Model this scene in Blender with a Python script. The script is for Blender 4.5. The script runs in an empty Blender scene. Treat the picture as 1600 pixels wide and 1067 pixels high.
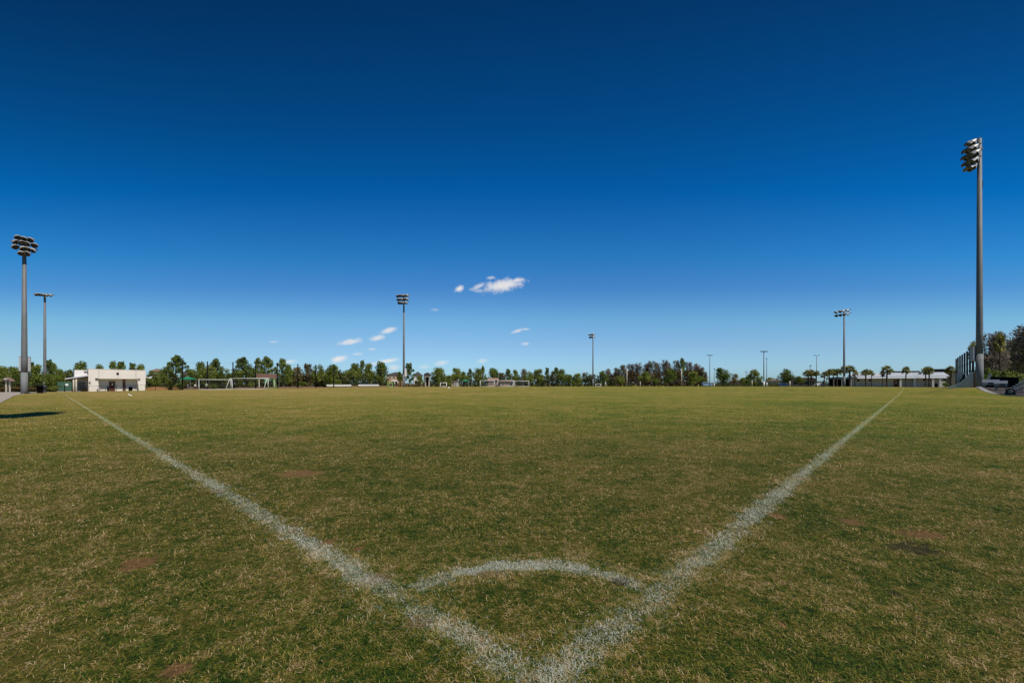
import bpy, bmesh, math, random
import numpy as np
from mathutils import Vector, Matrix
random.seed(7); RNG = np.random.default_rng(11)
S = bpy.context.scene
COL = S.collection
R = math.radians

# ------------------------------------------------------------------ camera
F = 674.0; HZ = 600.0; CU = 800.0; H = 1.25          # focal length and horizon in photograph pixels, eye height in metres
cam = bpy.data.cameras.new('camera'); cam.sensor_fit = 'HORIZONTAL'; cam.sensor_width = 36.0
cam.lens = 36.0 * F / 1600.0
cam.shift_y = (HZ - 533.5) / 1600.0
cam.clip_start = 0.05; cam.clip_end = 9000
co = bpy.data.objects.new('camera', cam); COL.objects.link(co)
co.location = (0, 0, H); co.rotation_euler = (R(90), 0, 0); S.camera = co

# ------------------------------------------------------------------ terrain
VU = [(-300, 614), (0, 613.8), (100, 612.6), (180, 611.2), (240, 609.8), (330, 608.8), (430, 607.2), (520, 605.6), (640, 604.3),
      (800, 603.8), (1000, 603.5), (1200, 603.6), (1330, 603.9), (1417, 604.6), (1530, 605.5), (1600, 606), (1900, 606)]
UK = np.array([a for a, b in VU], float); VK = np.array([b for a, b in VU], float)
def sstep(a, b, x):
    t = np.clip((x - a) / (b - a), 0, 1); return t * t * (3 - 2 * t)
CX, CY = 0.134, 1.771                                   # corner of the pitch
DR = np.array([0.680, 0.7335]); DR /= np.linalg.norm(DR)   # touchline direction
DL = np.array([-0.7335, 0.680]); DL /= np.linalg.norm(DL)  # goal line direction
def zt(x, y):
    x = np.asarray(x, float); y = np.asarray(y, float)
    yy = np.maximum(y, 0.5)
    u = np.clip(CU + F * x / yy, -300, 1900)
    u = np.where(y <= 0.5, np.where(x < 0, -300, 1900), u)
    v = np.interp(u, UK, VK)
    v = v + (600.45 - v) * sstep(380, 1500, y)
    d = (x - CX) * DR[1] - (y - CY) * DR[0]
    m = sstep(0.5, 7, d) * sstep(40, 53, y)
    s = np.maximum(sstep(45, 100, y), m)
    und = 0.012 * np.sin(x * 0.9 + 1.3) * np.sin(y * 0.7 + .4)
    return s * (H - (v - HZ) / F * np.maximum(y, 1)) + und * (1 - s)
def gz(x, y): return float(zt(x, y))
def X(u, Y): return (u - CU) / F * Y
def Z(v, Y): return H - (v - HZ) / F * Y
def G(u, Y):
    x = X(u, Y); return Vector((x, Y, gz(x, Y)))
class Frame:
    """local axes for something that turns its front (-y) towards the corner of the pitch; q: photo column -> local x, qz: photo row -> local z"""
    def __init__(s, u, Y, z0=None, ang=None):
        s.C = (X(u, Y), Y); s.z0 = gz(*s.C) if z0 is None else z0
        s.ang = -math.atan2(s.C[0], Y) if ang is None else ang; s.e = (math.cos(s.ang), math.sin(s.ang)); s.Y = Y
        s.g = Vector((s.C[0], Y, s.z0))
    def q(s, u):
        k = (u - CU) / F; return (k * s.C[1] - s.C[0]) / (s.e[0] - k * s.e[1])
    def qz(s, v): return Z(v, s.Y) - s.z0
def near(u, v):                                          # point of the flat near ground
    Y = F * H / (v - HZ); return (X(u, Y), Y)

# ------------------------------------------------------------------ materials
def nmat(name):
    m = bpy.data.materials.new(name); m.use_nodes = True
    nt = m.node_tree; b = nt.nodes['Principled BSDF']; return m, nt, b
def N(nt, t, **kw):
    n = nt.nodes.new(t)
    for k, v in kw.items(): setattr(n, k, v)
    return n
def ramp(nt, stops, interp='LINEAR'):
    n = nt.nodes.new('ShaderNodeValToRGB'); cr = n.color_ramp; cr.interpolation = interp
    while len(cr.elements) < len(stops): cr.elements.new(0.5)
    for e, (p, c) in zip(cr.elements, stops):
        e.position = p; e.color = (c[0], c[1], c[2], 1)
    return n
def L(nt, a, b): nt.links.new(a, b)
def mix(nt, fac, a, b, mode='MIX'):
    n = nt.nodes.new('ShaderNodeMix'); n.data_type = 'RGBA'; n.blend_type = mode
    for sock, val in ((n.inputs[0], fac), (n.inputs[6], a), (n.inputs[7], b)):
        if hasattr(val, 'is_linked') or hasattr(val, 'links'): nt.links.new(val, sock)
        elif isinstance(val, (int, float)): sock.default_value = val
        else: sock.default_value = (val[0], val[1], val[2], 1)
    return n.outputs[2]
def math_(nt, op, a, b=None, clamp=False):
    n = nt.nodes.new('ShaderNodeMath'); n.operation = op; n.use_clamp = clamp
    for i, val in enumerate((a, b)):
        if val is None: continue
        if hasattr(val, 'links'): nt.links.new(val, n.inputs[i])
        else: n.inputs[i].default_value = val
    return n.outputs[0]
def maprange(nt, val, a, b, c=0., d=1., smooth=True):
    n = nt.nodes.new('ShaderNodeMapRange'); n.interpolation_type = 'SMOOTHSTEP' if smooth else 'LINEAR'
    nt.links.new(val, n.inputs[0])
    for i, v in zip((1, 2, 3, 4), (a, b, c, d)): n.inputs[i].default_value = v
    return n.outputs[0]
def noise(nt, vec, scale, detail=3, rough=.55):
    n = nt.nodes.new('ShaderNodeTexNoise'); n.inputs['Scale'].default_value = scale
    n.inputs['Detail'].default_value = detail; n.inputs['Roughness'].default_value = rough
    if vec is not None: nt.links.new(vec, n.inputs['Vector'])
    return n.outputs[0]
MATS = {}
def mat(name, col, rough=.7, var=.18, scale=1.5, metal=0., bump=0., spec=.3):
    if name in MATS: return MATS[name]
    m, nt, b = nmat(name)
    tc = N(nt, 'ShaderNodeTexCoord')
    f = noise(nt, tc.outputs['Object'], scale, 5)
    c = ramp(nt, [(.25, [k * (1 - var) for k in col]), (.75, [min(1, k * (1 + var)) for k in col])])
    L(nt, f, c.inputs[0]); L(nt, c.outputs[0], b.inputs['Base Color'])
    b.inputs['Roughness'].default_value = rough; b.inputs['Metallic'].default_value = metal; b.inputs['Specular IOR Level'].default_value = spec
    if bump:
        bn = N(nt, 'ShaderNodeBump'); bn.inputs['Strength'].default_value = bump
        L(nt, noise(nt, tc.outputs['Object'], scale * 8, 4), bn.inputs['Height']); L(nt, bn.outputs[0], b.inputs['Normal'])
    MATS[name] = m; return m
def leafmat(name, dark, mid, light, nscale=.35):
    if name in MATS: return MATS[name]
    m, nt, b = nmat(name)
    g = N(nt, 'ShaderNodeNewGeometry'); oi = N(nt, 'ShaderNodeObjectInfo')
    r = g.outputs['Random Per Island']
    n1 = noise(nt, g.outputs['Position'], nscale, 2)
    f = math_(nt, 'ADD', math_(nt, 'MULTIPLY', r, .55), math_(nt, 'MULTIPLY', n1, .6))
    f = math_(nt, 'ADD', f, math_(nt, 'MULTIPLY', math_(nt, 'SUBTRACT', oi.outputs['Random'], .5), .22))
    c = ramp(nt, [(.22, dark), (.55, mid), (.9, light)])
    L(nt, f, c.inputs[0]); L(nt, c.outputs[0], b.inputs['Base Color'])
    b.inputs['Roughness'].default_value = .6
    b.inputs['Specular IOR Level'].default_value = .25
    tr = N(nt, 'ShaderNodeBsdfTranslucent'); L(nt, c.outputs[0], tr.inputs[0])
    mx = N(nt, 'ShaderNodeMixShader'); mx.inputs[0].default_value = .3
    L(nt, b.outputs[0], mx.inputs[1]); L(nt, tr.outputs[0], mx.inputs[2])
    L(nt, mx.outputs[0], nt.nodes['Material Output'].inputs[0])
    MATS[name] = m; return m

# bare spots in the turf: (u, v, half width m, half depth m, kind)   kind 0 orange sand, 1 dark soil, 2 straw
SPOTS = [near(218, 879) + (.10, .11, 0), near(277, 1047) + (.055, .05, 0), near(513, 846) + (.05, .07, 0), near(560, 858) + (.04, .06, 0),
         near(470, 741) + (.28, .22, 0), near(1213, 806) + (.075, .09, 0), near(1330, 815) + (.09, .10, 0), near(1440, 834) + (.17, .10, 0),
         near(1428, 856) + (.16, .14, 1), near(1400, 928) + (.03, .035, 1), near(765, 899) + (.10, .05, 2), near(968, 912) + (.05, .06, 1),
         near(588, 905) + (.09, .08, 2), near(1222, 978) + (.015, .03, 0), near(345, 768) + (.07, .1, 2), near(655, 975) + (.08, .06, 2)]
def turf_group():
    ng = bpy.data.node_groups.new('turf_colour', 'ShaderNodeTree')
    ng.interface.new_socket('Rand', in_out='INPUT', socket_type='NodeSocketFloat')
    ng.interface.new_socket('Color', in_out='OUTPUT', socket_type='NodeSocketColor')
    ng.interface.new_socket('Bare', in_out='OUTPUT', socket_type='NodeSocketFloat')
    gi = N(ng, 'NodeGroupInput'); go = N(ng, 'NodeGroupOutput')
    geo = N(ng, 'ShaderNodeNewGeometry'); pos = geo.outputs['Position']
    mp = N(ng, 'ShaderNodeMapping'); mp.inputs['Scale'].default_value = (1, 1, 0); L(ng, pos, mp.inputs[0]); p = mp.outputs[0]
    a = noise(ng, p, .13, 3); b_ = noise(ng, p, .85, 4, .6); c = noise(ng, p, 4.5, 4, .6); d = noise(ng, p, 18, 3, .65)
    s = math_(ng, 'ADD', math_(ng, 'MULTIPLY', a, .35), math_(ng, 'MULTIPLY', b_, .55))
    s = math_(ng, 'ADD', s, math_(ng, 'MULTIPLY', c, .62)); s = math_(ng, 'ADD', s, math_(ng, 'MULTIPLY', d, .55))
    s = math_(ng, 'SUBTRACT', s, 1.035)                                    # centred patch value
    # the turf gets drier with distance from the corner, more so to the left
    sx = N(ng, 'ShaderNodeSeparateXYZ'); L(ng, pos, sx.inputs[0])
    dry = maprange(ng, sx.outputs[1], 8, 60, 0, .06)
    left = maprange(ng, sx.outputs[0], -40, 25, .04, -.06)
    s = math_(ng, 'ADD', s, math_(ng, 'ADD', dry, left))
    f = math_(ng, 'ADD', math_(ng, 'MULTIPLY', s, 1.45), math_(ng, 'MULTIPLY', gi.outputs[0], 1.0))
    cr = ramp(ng, [(.0, (.020, .052, .005)), (.22, (.074, .122, .011)), (.44, (.172, .172, .020)), (.62, (.285, .210, .046)), (.82, (.41, .280, .110)), (1., (.56, .42, .23))])
    L(ng, f, cr.inputs[0]); colr = cr.outputs[0]
    # bare spots
    w = noise(ng, p, 9, 3); w2 = noise(ng, p, 38, 3, .7); wv = math_(ng, 'ADD', math_(ng, 'MULTIPLY', math_(ng, 'SUBTRACT', w, .5), 2.4), math_(ng, 'MULTIPLY', math_(ng, 'SUBTRACT', w2, .5), 1.8))
    masks = [None, None, None]
    for (x, y, rx, ry, k) in SPOTS:
        v1 = N(ng, 'ShaderNodeVectorMath', operation='SUBTRACT'); L(ng, p, v1.inputs[0]); v1.inputs[1].default_value = (x, y, 0)
        v2 = N(ng, 'ShaderNodeVectorMath', operation='MULTIPLY'); L(ng, v1.outputs[0], v2.inputs[0]); v2.inputs[1].default_value = (1 / rx, 1 / ry, 0)
        ln = N(ng, 'ShaderNodeVectorMath', operation='LENGTH'); L(ng, v2.outputs[0], ln.inputs[0])
        q = maprange(ng, math_(ng, 'ADD', ln.outputs[1], wv), 1.25, .7)
        masks[k] = q if masks[k] is None else math_(ng, 'MAXIMUM', masks[k], q)
    colr = mix(ng, math_(ng, 'MULTIPLY', masks[0], .8), colr, (.42, .225, .095))
    colr = mix(ng, math_(ng, 'MULTIPLY', masks[1], .6), colr, (.085, .055, .038))
    colr = mix(ng, math_(ng, 'MULTIPLY', masks[2], .6), colr, (.34, .23, .12))
    L(ng, colr, go.inputs[0]); L(ng, math_(ng, 'MAXIMUM', masks[0], masks[1]), go.inputs[1])
    return ng
TG = turf_group()
def ground_material(name, paint=False):
    m, nt, b = nmat(name)
    geo = N(nt, 'ShaderNodeNewGeometry')
    mp = N(nt, 'ShaderNodeMapping'); mp.inputs['Scale'].default_value = (1, 1, 0); L(nt, geo.outputs['Position'], mp.inputs[0]); p = mp.outputs[0]
    # fine grain at three sizes, each strong where it can be seen
    dist = N(nt, 'ShaderNodeVectorMath', operation='LENGTH'); L(nt, p, dist.inputs[0]); D = dist.outputs[1]
    fine = noise(nt, p, 70, 3, .7); med = noise(nt, p, 22, 4, .7); big = noise(nt, p, 5.0, 4, .7)
    wf = maprange(nt, D, 6, 22, 1, .1); wb = maprange(nt, D, 10, 40, .1, .8)
    g = math_(nt, 'ADD', math_(nt, 'MULTIPLY', math_(nt, 'SUBTRACT', fine, .5), wf), math_(nt, 'MULTIPLY', math_(nt, 'SUBTRACT', med, .5), 1.3))
    g = math_(nt, 'ADD', g, math_(nt, 'MULTIPLY', math_(nt, 'SUBTRACT', big, .5), wb))
    tg = N(nt, 'ShaderNodeGroup'); tg.node_tree = TG
    L(nt, math_(nt, 'ADD', math_(nt, 'MULTIPLY', g, .55), .46), tg.inputs[0])
    c = tg.outputs[0]
    # near the camera the sheet is the thatch below the blades: shade of the gaps put into its colour
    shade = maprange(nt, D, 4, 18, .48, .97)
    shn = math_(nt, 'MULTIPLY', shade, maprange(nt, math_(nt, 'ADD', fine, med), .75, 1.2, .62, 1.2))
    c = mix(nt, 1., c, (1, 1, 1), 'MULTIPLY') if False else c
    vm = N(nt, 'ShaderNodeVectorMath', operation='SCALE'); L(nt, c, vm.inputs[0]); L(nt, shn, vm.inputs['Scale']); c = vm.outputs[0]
    if paint:
        at = N(nt, 'ShaderNodeAttribute'); at.attribute_name = 'edge'
        e = math_(nt, 'SUBTRACT', 1.0, at.outputs['Fac'])
        pn = math_(nt, 'ADD', math_(nt, 'MULTIPLY', med, .7), math_(nt, 'MULTIPLY', noise(nt, p, 2.2, 3), .5))
        msk = maprange(nt, math_(nt, 'ADD', math_(nt, 'MULTIPLY', e, .62), math_(nt, 'SUBTRACT', pn, .6)), .12, .60, 0, .50)
        c = mix(nt, math_(nt, 'MULTIPLY', msk, math_(nt, 'MULTIPLY', maprange(nt, D, 5, 60, .8, .5), maprange(nt, D, 2, 14, .30, 1))), c, (.46, .50, .34))
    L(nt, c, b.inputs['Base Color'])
    b.inputs['Roughness'].default_value = .95; b.inputs['Specular IOR Level'].default_value = .1
    bn = N(nt, 'ShaderNodeBump'); bn.inputs['Strength'].default_value = .8; bn.inputs['Distance'].default_value = .04
    L(nt, math_(nt, 'ADD', fine, math_(nt, 'MULTIPLY', med, 1.5)), bn.inputs['Height']); L(nt, bn.outputs[0], b.inputs['Normal'])
    return m
def blade_material():
    m, nt, b = nmat('grass_blade')
    at = N(nt, 'ShaderNodeAttribute'); at.attribute_name = 'tint'
    sp = N(nt, 'ShaderNodeSeparateColor'); L(nt, at.outputs['Color'], sp.inputs[0])
    tg = N(nt, 'ShaderNodeGroup'); tg.node_tree = TG
    L(nt, sp.outputs[0], tg.inputs[0])
    root = maprange(nt, sp.outputs[1], 0, 1, .50, 1.55, False)  # shade between blades put into their colour: dark root, bright tip
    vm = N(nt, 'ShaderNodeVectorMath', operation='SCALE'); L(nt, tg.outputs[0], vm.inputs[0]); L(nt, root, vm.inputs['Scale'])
    pw = math_(nt, 'MULTIPLY', sp.outputs[2], maprange(nt, sp.outputs[1], 0, .5, .5, .9))
    c = mix(nt, pw, vm.outputs[0], (.66, .68, .59))
    L(nt, c, b.inputs['Base Color']); b.inputs['Roughness'].default_value = .62; b.inputs['Specular IOR Level'].default_value = .22
    tr = N(nt, 'ShaderNodeBsdfTranslucent'); L(nt, c, tr.inputs[0])
    mx = N(nt, 'ShaderNodeMixShader'); mx.inputs[0].default_value = .2
    L(nt, b.outputs[0], mx.inputs[1]); L(nt, tr.outputs[0], mx.inputs[2]); L(nt, mx.outputs[0], nt.nodes['Material Output'].inputs[0])
    return m
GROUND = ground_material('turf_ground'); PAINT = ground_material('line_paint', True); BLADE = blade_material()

WHITE = mat('white_paint', (.72, .71, .67), .5, .06)
STEEL = mat('galvanised_steel', (.155, .157, .155), .6, .16, .8, .1)
CONC = mat('concrete', (.30, .29, .27), .9, .16, 1.2)
PCONC = mat('pole_concrete', (.185, .187, .185), .85, .22, 1.5)
PATHM = mat('path_concrete', (.33, .28, .235), .95, .15, .8)
STUCCO = mat('cream_stucco', (.78, .71, .63), .9, .07, .5, 0, .1)
STUCCO2 = mat('pale_stucco', (.76, .71, .65), .9, .06, .5)
BEIGE = mat('beige_block', (.50, .425, .36), .9, .12, .6)
TAUPE = mat('taupe_wall', (.27, .235, .20), .9, .12, .4)
PINKW = mat('pinkish_brown_wall', (.33, .22, .18), .9, .12, .4)
DOORM = mat('brown_door', (.11, .028, .016), .5, .2)
DARK = mat('black_metal', (.008, .009, .011), .85, .2, spec=.06)
BLACK = mat('black_plastic', (.008, .008, .009), .9, .2, spec=.05)
GLASS = mat('dark_glass', (.02, .025, .03), .12, .2)
ROOFW = mat('white_metal_roof', (.58, .60, .63), .4, .06, .3)
ROOFD = mat('dark_shingle', (.06, .055, .052), .9, .2, 2)
ROOFB = mat('brown_shingle', (.20, .13, .10), .9, .2, 2)
RAFT = mat('stained_rafter', (.22, .075, .03), .6, .2)
WOOD = mat('weathered_plywood', (.34, .17, .08), .8, .22, 2)
WOODP = mat('pale_post', (.50, .44, .36), .8, .15, 2)
GREENC = mat('green_canopy', (.02, .20, .10), .7, .12)
GREENF = mat('green_windscreen', (.05, .115, .075), .8, .14, .7)
LIME = mat('lime_frame', (.18, .50, .12), .6, .1)
ALU = mat('aluminium', (.33, .34, .36), .5, .1, 2, .2)
LAMPM = mat('lamp_housing', (.38, .375, .36), .45, .1, 2, .2)
LENS = mat('lamp_lens', (.03, .024, .018), .35, .3)
BARK = mat('tree_bark', (.085, .062, .045), .95, .3, 4)
BARKG = mat('grey_bark', (.17, .14, .12), .95, .25, 4)
MULCH = mat('mulch_soil', (.15, .085, .045), .95, .35, .5)
ORANGEW = mat('peach_wall', (.42, .26, .15), .9, .1)
PALEW = mat('pale_house_wall', (.48, .45, .42), .9, .08)
TAN = mat('tan_wall', (.40, .32, .22), .9, .1)
SIGNB = mat('brown_sign_panel', (.20, .115, .085), .8, .18, .6)
SKIN = mat('skin', (.40, .22, .15), .6, .1)
BLUE = mat('blue_car_paint', (.03, .07, .18), .25, .1, 1, .2)
PBLUE = mat('pale_blue_paint', (.22, .33, .46), .4, .1)
CARW = mat('white_car_paint', (.70, .70, .70), .25, .05)
TYRE = mat('tyre_rubber', (.012, .012, .012), .9, .2, spec=.08)

LB = leafmat('broadleaf', (0.030, 0.057, 0.010), (0.155, 0.204, 0.031), (0.338, 0.358, 0.065))
LP = leafmat('pine_needles', (0.022, 0.045, 0.011), (0.114, 0.158, 0.031), (0.263, 0.290, 0.058))
LG = leafmat('bright_broadleaf', (0.027, 0.055, 0.009), (0.150, 0.194, 0.030), (0.319, 0.332, 0.069))
LBR = leafmat('rusty_foliage', (0.034, 0.029, 0.013), (0.174, 0.140, 0.053), (0.347, 0.270, 0.108))
LCY = leafmat('bare_twigs', (0.066, 0.051, 0.039), (0.221, 0.177, 0.136), (0.395, 0.334, 0.270))
LPA = leafmat('palm_frond', (0.042, 0.060, 0.013), (0.179, 0.182, 0.038), (0.421, 0.365, 0.095))
LHE = leafmat('hedge_leaf', (0.015, 0.027, 0.007), (0.062, 0.082, 0.019), (0.147, 0.151, 0.041))
LDRY = leafmat('dry_shrub', (0.039, 0.024, 0.010), (0.150, 0.099, 0.039), (0.285, 0.195, 0.083))
LFAR = leafmat('far_foliage', (.018, .026, .012), (.040, .048, .020), (.075, .075, .035), .06)

# ------------------------------------------------------------------ mesh helpers
class MB:
    def __init__(self): self.v = []; self.f = []
    def add(self, vs, fs):
        o = len(self.v); self.v += [tuple(p) for p in vs]; self.f += [tuple(i + o for i in q) for q in fs]; return self
    def box(self, x0, x1, y0, y1, z0, z1):
        vs = [(x, y, z) for z in (z0, z1) for y in (y0, y1) for x in (x0, x1)]
        return self.add(vs, [(0, 2, 3, 1), (4, 5, 7, 6), (0, 1, 5, 4), (2, 6, 7, 3), (0, 4, 6, 2), (1, 3, 7, 5)])
    def tube(self, pts, rads, n=8, cap=True):
        pts = [Vector(p) for p in pts]
        if not isinstance(rads, (list, tuple)): rads = [rads] * len(pts)
        vs = []; fs = []
        for i, p in enumerate(pts):
            d = (pts[min(i + 1, len(pts) - 1)] - pts[max(i - 1, 0)])
            if d.length < 1e-6: d = Vector((0, 0, 1))
            d.normalize(); a = d.cross(Vector((0, 0, 1)))
            if a.length < 1e-3: a = Vector((1, 0, 0))
            a.normalize(); b = d.cross(a)
            for k in range(n):
                t = 2 * math.pi * k / n; vs.append(p + (a * math.cos(t) + b * math.sin(t)) * rads[i])
        for i in range(len(pts) - 1):
            for k in range(n):
                k2 = (k + 1) % n; fs.append((i * n + k, i * n + k2, (i + 1) * n + k2, (i + 1) * n + k))
        if cap:
            fs.append(tuple(range(n - 1, -1, -1))); fs.append(tuple((len(pts) - 1) * n + k for k in range(n)))
        return self.add(vs, fs)
    def prism(self, poly, y0, y1):                        # polygon in x,z pushed along y
        n = len(poly); vs = [(x, y0, z) for x, z in poly] + [(x, y1, z) for x, z in poly]
        fs = [tuple(range(n)), tuple(range(2 * n - 1, n - 1, -1))] + [(i, i + n, (i + 1) % n + n, (i + 1) % n) for i in range(n)]
        return self.add(vs, fs)
    def lathe(self, prof, n=12, org=(0, 0, 0), rot=None):
        vs = []; fs = []
        for r, z in prof:
            for k in range(n):
                t = 2 * math.pi * k / n; p = Vector((r * math.cos(t), r * math.sin(t), z))
                if rot is not None: p = rot @ p
                vs.append(p + Vector(org))
        for i in range(len(prof) - 1):
            for k in range(n):
                k2 = (k + 1) % n; fs.append((i * n + k, i * n + k2, (i + 1) * n + k2, (i + 1) * n + k))
        return self.add(vs, fs)
    def mesh(self, name, m=None, smooth=False):
        me = bpy.data.meshes.new(name); me.from_pydata(self.v, [], self.f); me.validate()
        if m: me.materials.append(m)
        if smooth: me.shade_smooth()
        else: me.shade_flat()
        me.update(); return me
    def build(self, name, m, parent=None, smooth=False, loc=None):
        o = bpy.data.objects.new(name, self.mesh(name, m, smooth)); COL.objects.link(o)
        if parent: o.parent = parent
        if loc is not None: o.location = loc
        return o
def tag(o, label=None, cat=None, group=None, kind=None):
    if label: o['label'] = label
    if cat: o['category'] = cat
    if group: o['group'] = group
    if kind: o['kind'] = kind
    return o
def thing(name, label, cat, loc=(0, 0, 0), rz=0., group=None):
    o = bpy.data.objects.new(name, None); COL.objects.link(o); o.location = loc; o.rotation_euler = (0, 0, rz)
    o.empty_display_size = .2
    return tag(o, label, cat, group)
def link(name, me, parent=None, loc=(0, 0, 0), rot=(0, 0, 0)):
    o = bpy.data.objects.new(name, me); COL.objects.link(o); o.location = loc; o.rotation_euler = rot
    if parent: o.parent = parent
    return o
def np_mesh(name, V, loops, starts, m, smooth=False):
    me = bpy.data.meshes.new(name); me.vertices.add(len(V)); me.vertices.foreach_set('co', np.ascontiguousarray(V, np.float32).ravel())
    me.loops.add(len(loops)); me.loops.foreach_set('vertex_index', np.ascontiguousarray(loops, np.int32))
    me.polygons.add(len(starts)); me.polygons.foreach_set('loop_start', np.ascontiguousarray(starts, np.int32))
    if m: me.materials.append(m)
    me.update(calc_edges=True)
    if smooth: me.shade_smooth()
    return me

# ------------------------------------------------------------------ ground
def build_ground():
    naz = 720; rs = [0.0] + list(np.geomspace(.3, 4000, 190)); V = [(0, 0, float(zt(0, 0)))]
    az = np.linspace(0, 2 * np.pi, naz, endpoint=False)
    P = []
    for r in rs[1:]:
        x = r * np.sin(az); y = r * np.cos(az); P.append(np.stack([x, y, zt(x, y)], 1))
    V = np.concatenate([np.array(V)] + P)
    faces = []
    for k in range(naz): faces.append((0, 1 + (k + 1) % naz, 1 + k))
    loops = [i for f in faces for i in f]; starts = list(range(0, 3 * naz, 3))
    k = np.arange(naz); k2 = (k + 1) % naz; ls = [np.array(loops)]; st = [np.array(starts)]; off = 3 * naz
    for i in range(len(rs) - 2):
        a = 1 + i * naz; q = np.stack([a + k, a + k2, a + naz + k2, a + naz + k], 1)
        ls.append(q.ravel()); st.append(off + 4 * np.arange(naz)); off += 4 * naz
    me = np_mesh('ground', V, np.concatenate(ls), np.concatenate(st), GROUND, True)
    o = bpy.data.objects.new('ground', me); COL.objects.link(o); o['kind'] = 'structure'
build_ground()
def ribbon(name, pts, hw, steps):
    """painted strip lying 4 mm above the turf, its 'edge' attribute 0 in the middle and 1 at the rim"""
    pts = [np.array(p, float) for p in pts]; vs = []; ed = []; fs = []
    cols = (-1, -.55, 0, .55, 1)
    for i, p in enumerate(pts):
        d = pts[min(i + 1, len(pts) - 1)] - pts[max(i - 1, 0)]; d /= np.linalg.norm(d); n = np.array([-d[1], d[0]])
        for c in cols:
            q = p + n * c * hw; vs.append((q[0], q[1], gz(q[0], q[1]) + -.001 + .0004 * np.hypot(*q))); ed.append(abs(c))
        if i:
            for k in range(4): a = (i - 1) * 5 + k; fs.append((a, a + 1, a + 6, a + 5))
    me = bpy.data.meshes.new(name); me.from_pydata(vs, [], fs); me.materials.append(PAINT)
    at = me.attributes.new('edge', 'FLOAT', 'POINT'); at.data.foreach_set('value', ed); me.update(); me.shade_smooth()
    o = bpy.data.objects.new(name, me); COL.objects.link(o); o['kind'] = 'structure'; return o
C0 = np.array([CX, CY])
ts = np.concatenate([np.arange(-.07, 30, .35), np.geomspace(30, 105, 60)])
tl = np.concatenate([np.arange(.09, 30, .35), np.geomspace(30, 72, 40)])
LINE_R = [C0 + DR * t for t in ts]; LINE_L = [C0 + DL * t for t in tl]
ARCPX = [(606, 944), (625, 932), (652, 920), (690, 907), (730, 895), (790, 887), (850, 886), (905, 890), (955, 902), (995, 917), (1028, 934)]
def catmull(P, n=8):
    P = [np.array(p) for p in P]; P = [2 * P[0] - P[1]] + P + [2 * P[-1] - P[-2]]; out = []
    for i in range(1, len(P) - 2):
        for k in range(n):
            t = k / n; a, b, c, d = P[i - 1:i + 3]
            out.append(.5 * (2 * b + (c - a) * t + (2 * a - 5 * b + 4 * c - d) * t * t + (3 * b - a - 3 * c + d) * t ** 3))
    return out + [P[-2]]
ARC = catmull([near(u, v) for u, v in ARCPX])
touch = ribbon('touchline', LINE_R, .14, 0); goal_l = ribbon('goal_line', LINE_L, .13, 0); arc_o = ribbon('corner_arc', ARC, .11, 0)
for o_, dz in ((goal_l, .0007), (arc_o, .0014)): o_.location.z = dz

# value noise used to place blades and paint
def vnoise(x, y, s, seed):
    r = np.random.default_rng(seed).random((256, 256)); X_ = x * s; Y_ = y * s
    xi = np.floor(X_).astype(int); yi = np.floor(Y_).astype(int); fx = X_ - xi; fy = Y_ - yi
    fx = fx * fx * (3 - 2 * fx); fy = fy * fy * (3 - 2 * fy); g = lambda a, b: r[a % 256, b % 256]
    return (g(xi, yi) * (1 - fx) + g(xi + 1, yi) * fx) * (1 - fy) + (g(xi, yi + 1) * (1 - fx) + g(xi + 1, yi + 1) * fx) * fy
def blades(x, y, size, tint, paint, wide):
    n = len(x); rg = RNG
    Ln = size * rg.uniform(.5, 1.35, n); az = rg.uniform(0, 2 * np.pi, n)
    lean = np.radians(np.clip(rg.normal(72, 18, n), 15, 97)); bend = np.radians(rg.normal(22, 20, n))
    w = wide * rg.uniform(.65, 1.3, n)
    z0 = zt(x, y) + .002
    dx, dy = np.cos(az), np.sin(az); px, py = -dy, dx
    l1 = Ln * .5; l2 = Ln * .5
    mx = x + dx * np.sin(lean) * l1; my = y + dy * np.sin(lean) * l1; mz = z0 + np.cos(lean) * l1
    le2 = np.minimum(lean + bend, np.radians(105))
    tx = mx + dx * np.sin(le2) * l2; ty = my + dy * np.sin(le2) * l2; tz = np.maximum(mz + np.cos(le2) * l2, z0 + .003)
    V = np.stack([np.stack([x - px * w / 2, y - py * w / 2, z0], 1), np.stack([x + px * w / 2, y + py * w / 2, z0], 1),
                  np.stack([mx - px * w * .42, my - py * w * .42, mz], 1), np.stack([mx + px * w * .42, my + py * w * .42, mz], 1),
                  np.stack([tx, ty, tz], 1)], 1).reshape(-1, 3)
    b = 5 * np.arange(n)[:, None]
    loops = (b + np.array([[0, 1, 3, 2, 2, 3, 4]])).ravel()
    starts = (7 * np.arange(n)[:, None] + np.array([[0, 4]])).ravel()
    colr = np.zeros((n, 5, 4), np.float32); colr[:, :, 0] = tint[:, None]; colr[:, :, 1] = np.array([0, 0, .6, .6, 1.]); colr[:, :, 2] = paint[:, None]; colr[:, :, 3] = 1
    return V, loops, starts, colr.reshape(-1, 4)
def blade_object(name, sets):
    Vs = []; Ls = []; Ss = []; Cs = []; ov = ol = 0
    for V, l, s, c in sets:
        Vs.append(V); Ls.append(l + ov); Ss.append(s + ol); Cs.append(c); ov += len(V); ol += len(l)
    me = np_mesh(name, np.concatenate(Vs), np.concatenate(Ls), np.concatenate(Ss), BLADE)
    at = me.attributes.new('tint', 'FLOAT_COLOR', 'POINT'); at.data.foreach_set('color', np.concatenate(Cs).ravel())
    o = bpy.data.objects.new(name, me); COL.objects.link(o); return o
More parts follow.
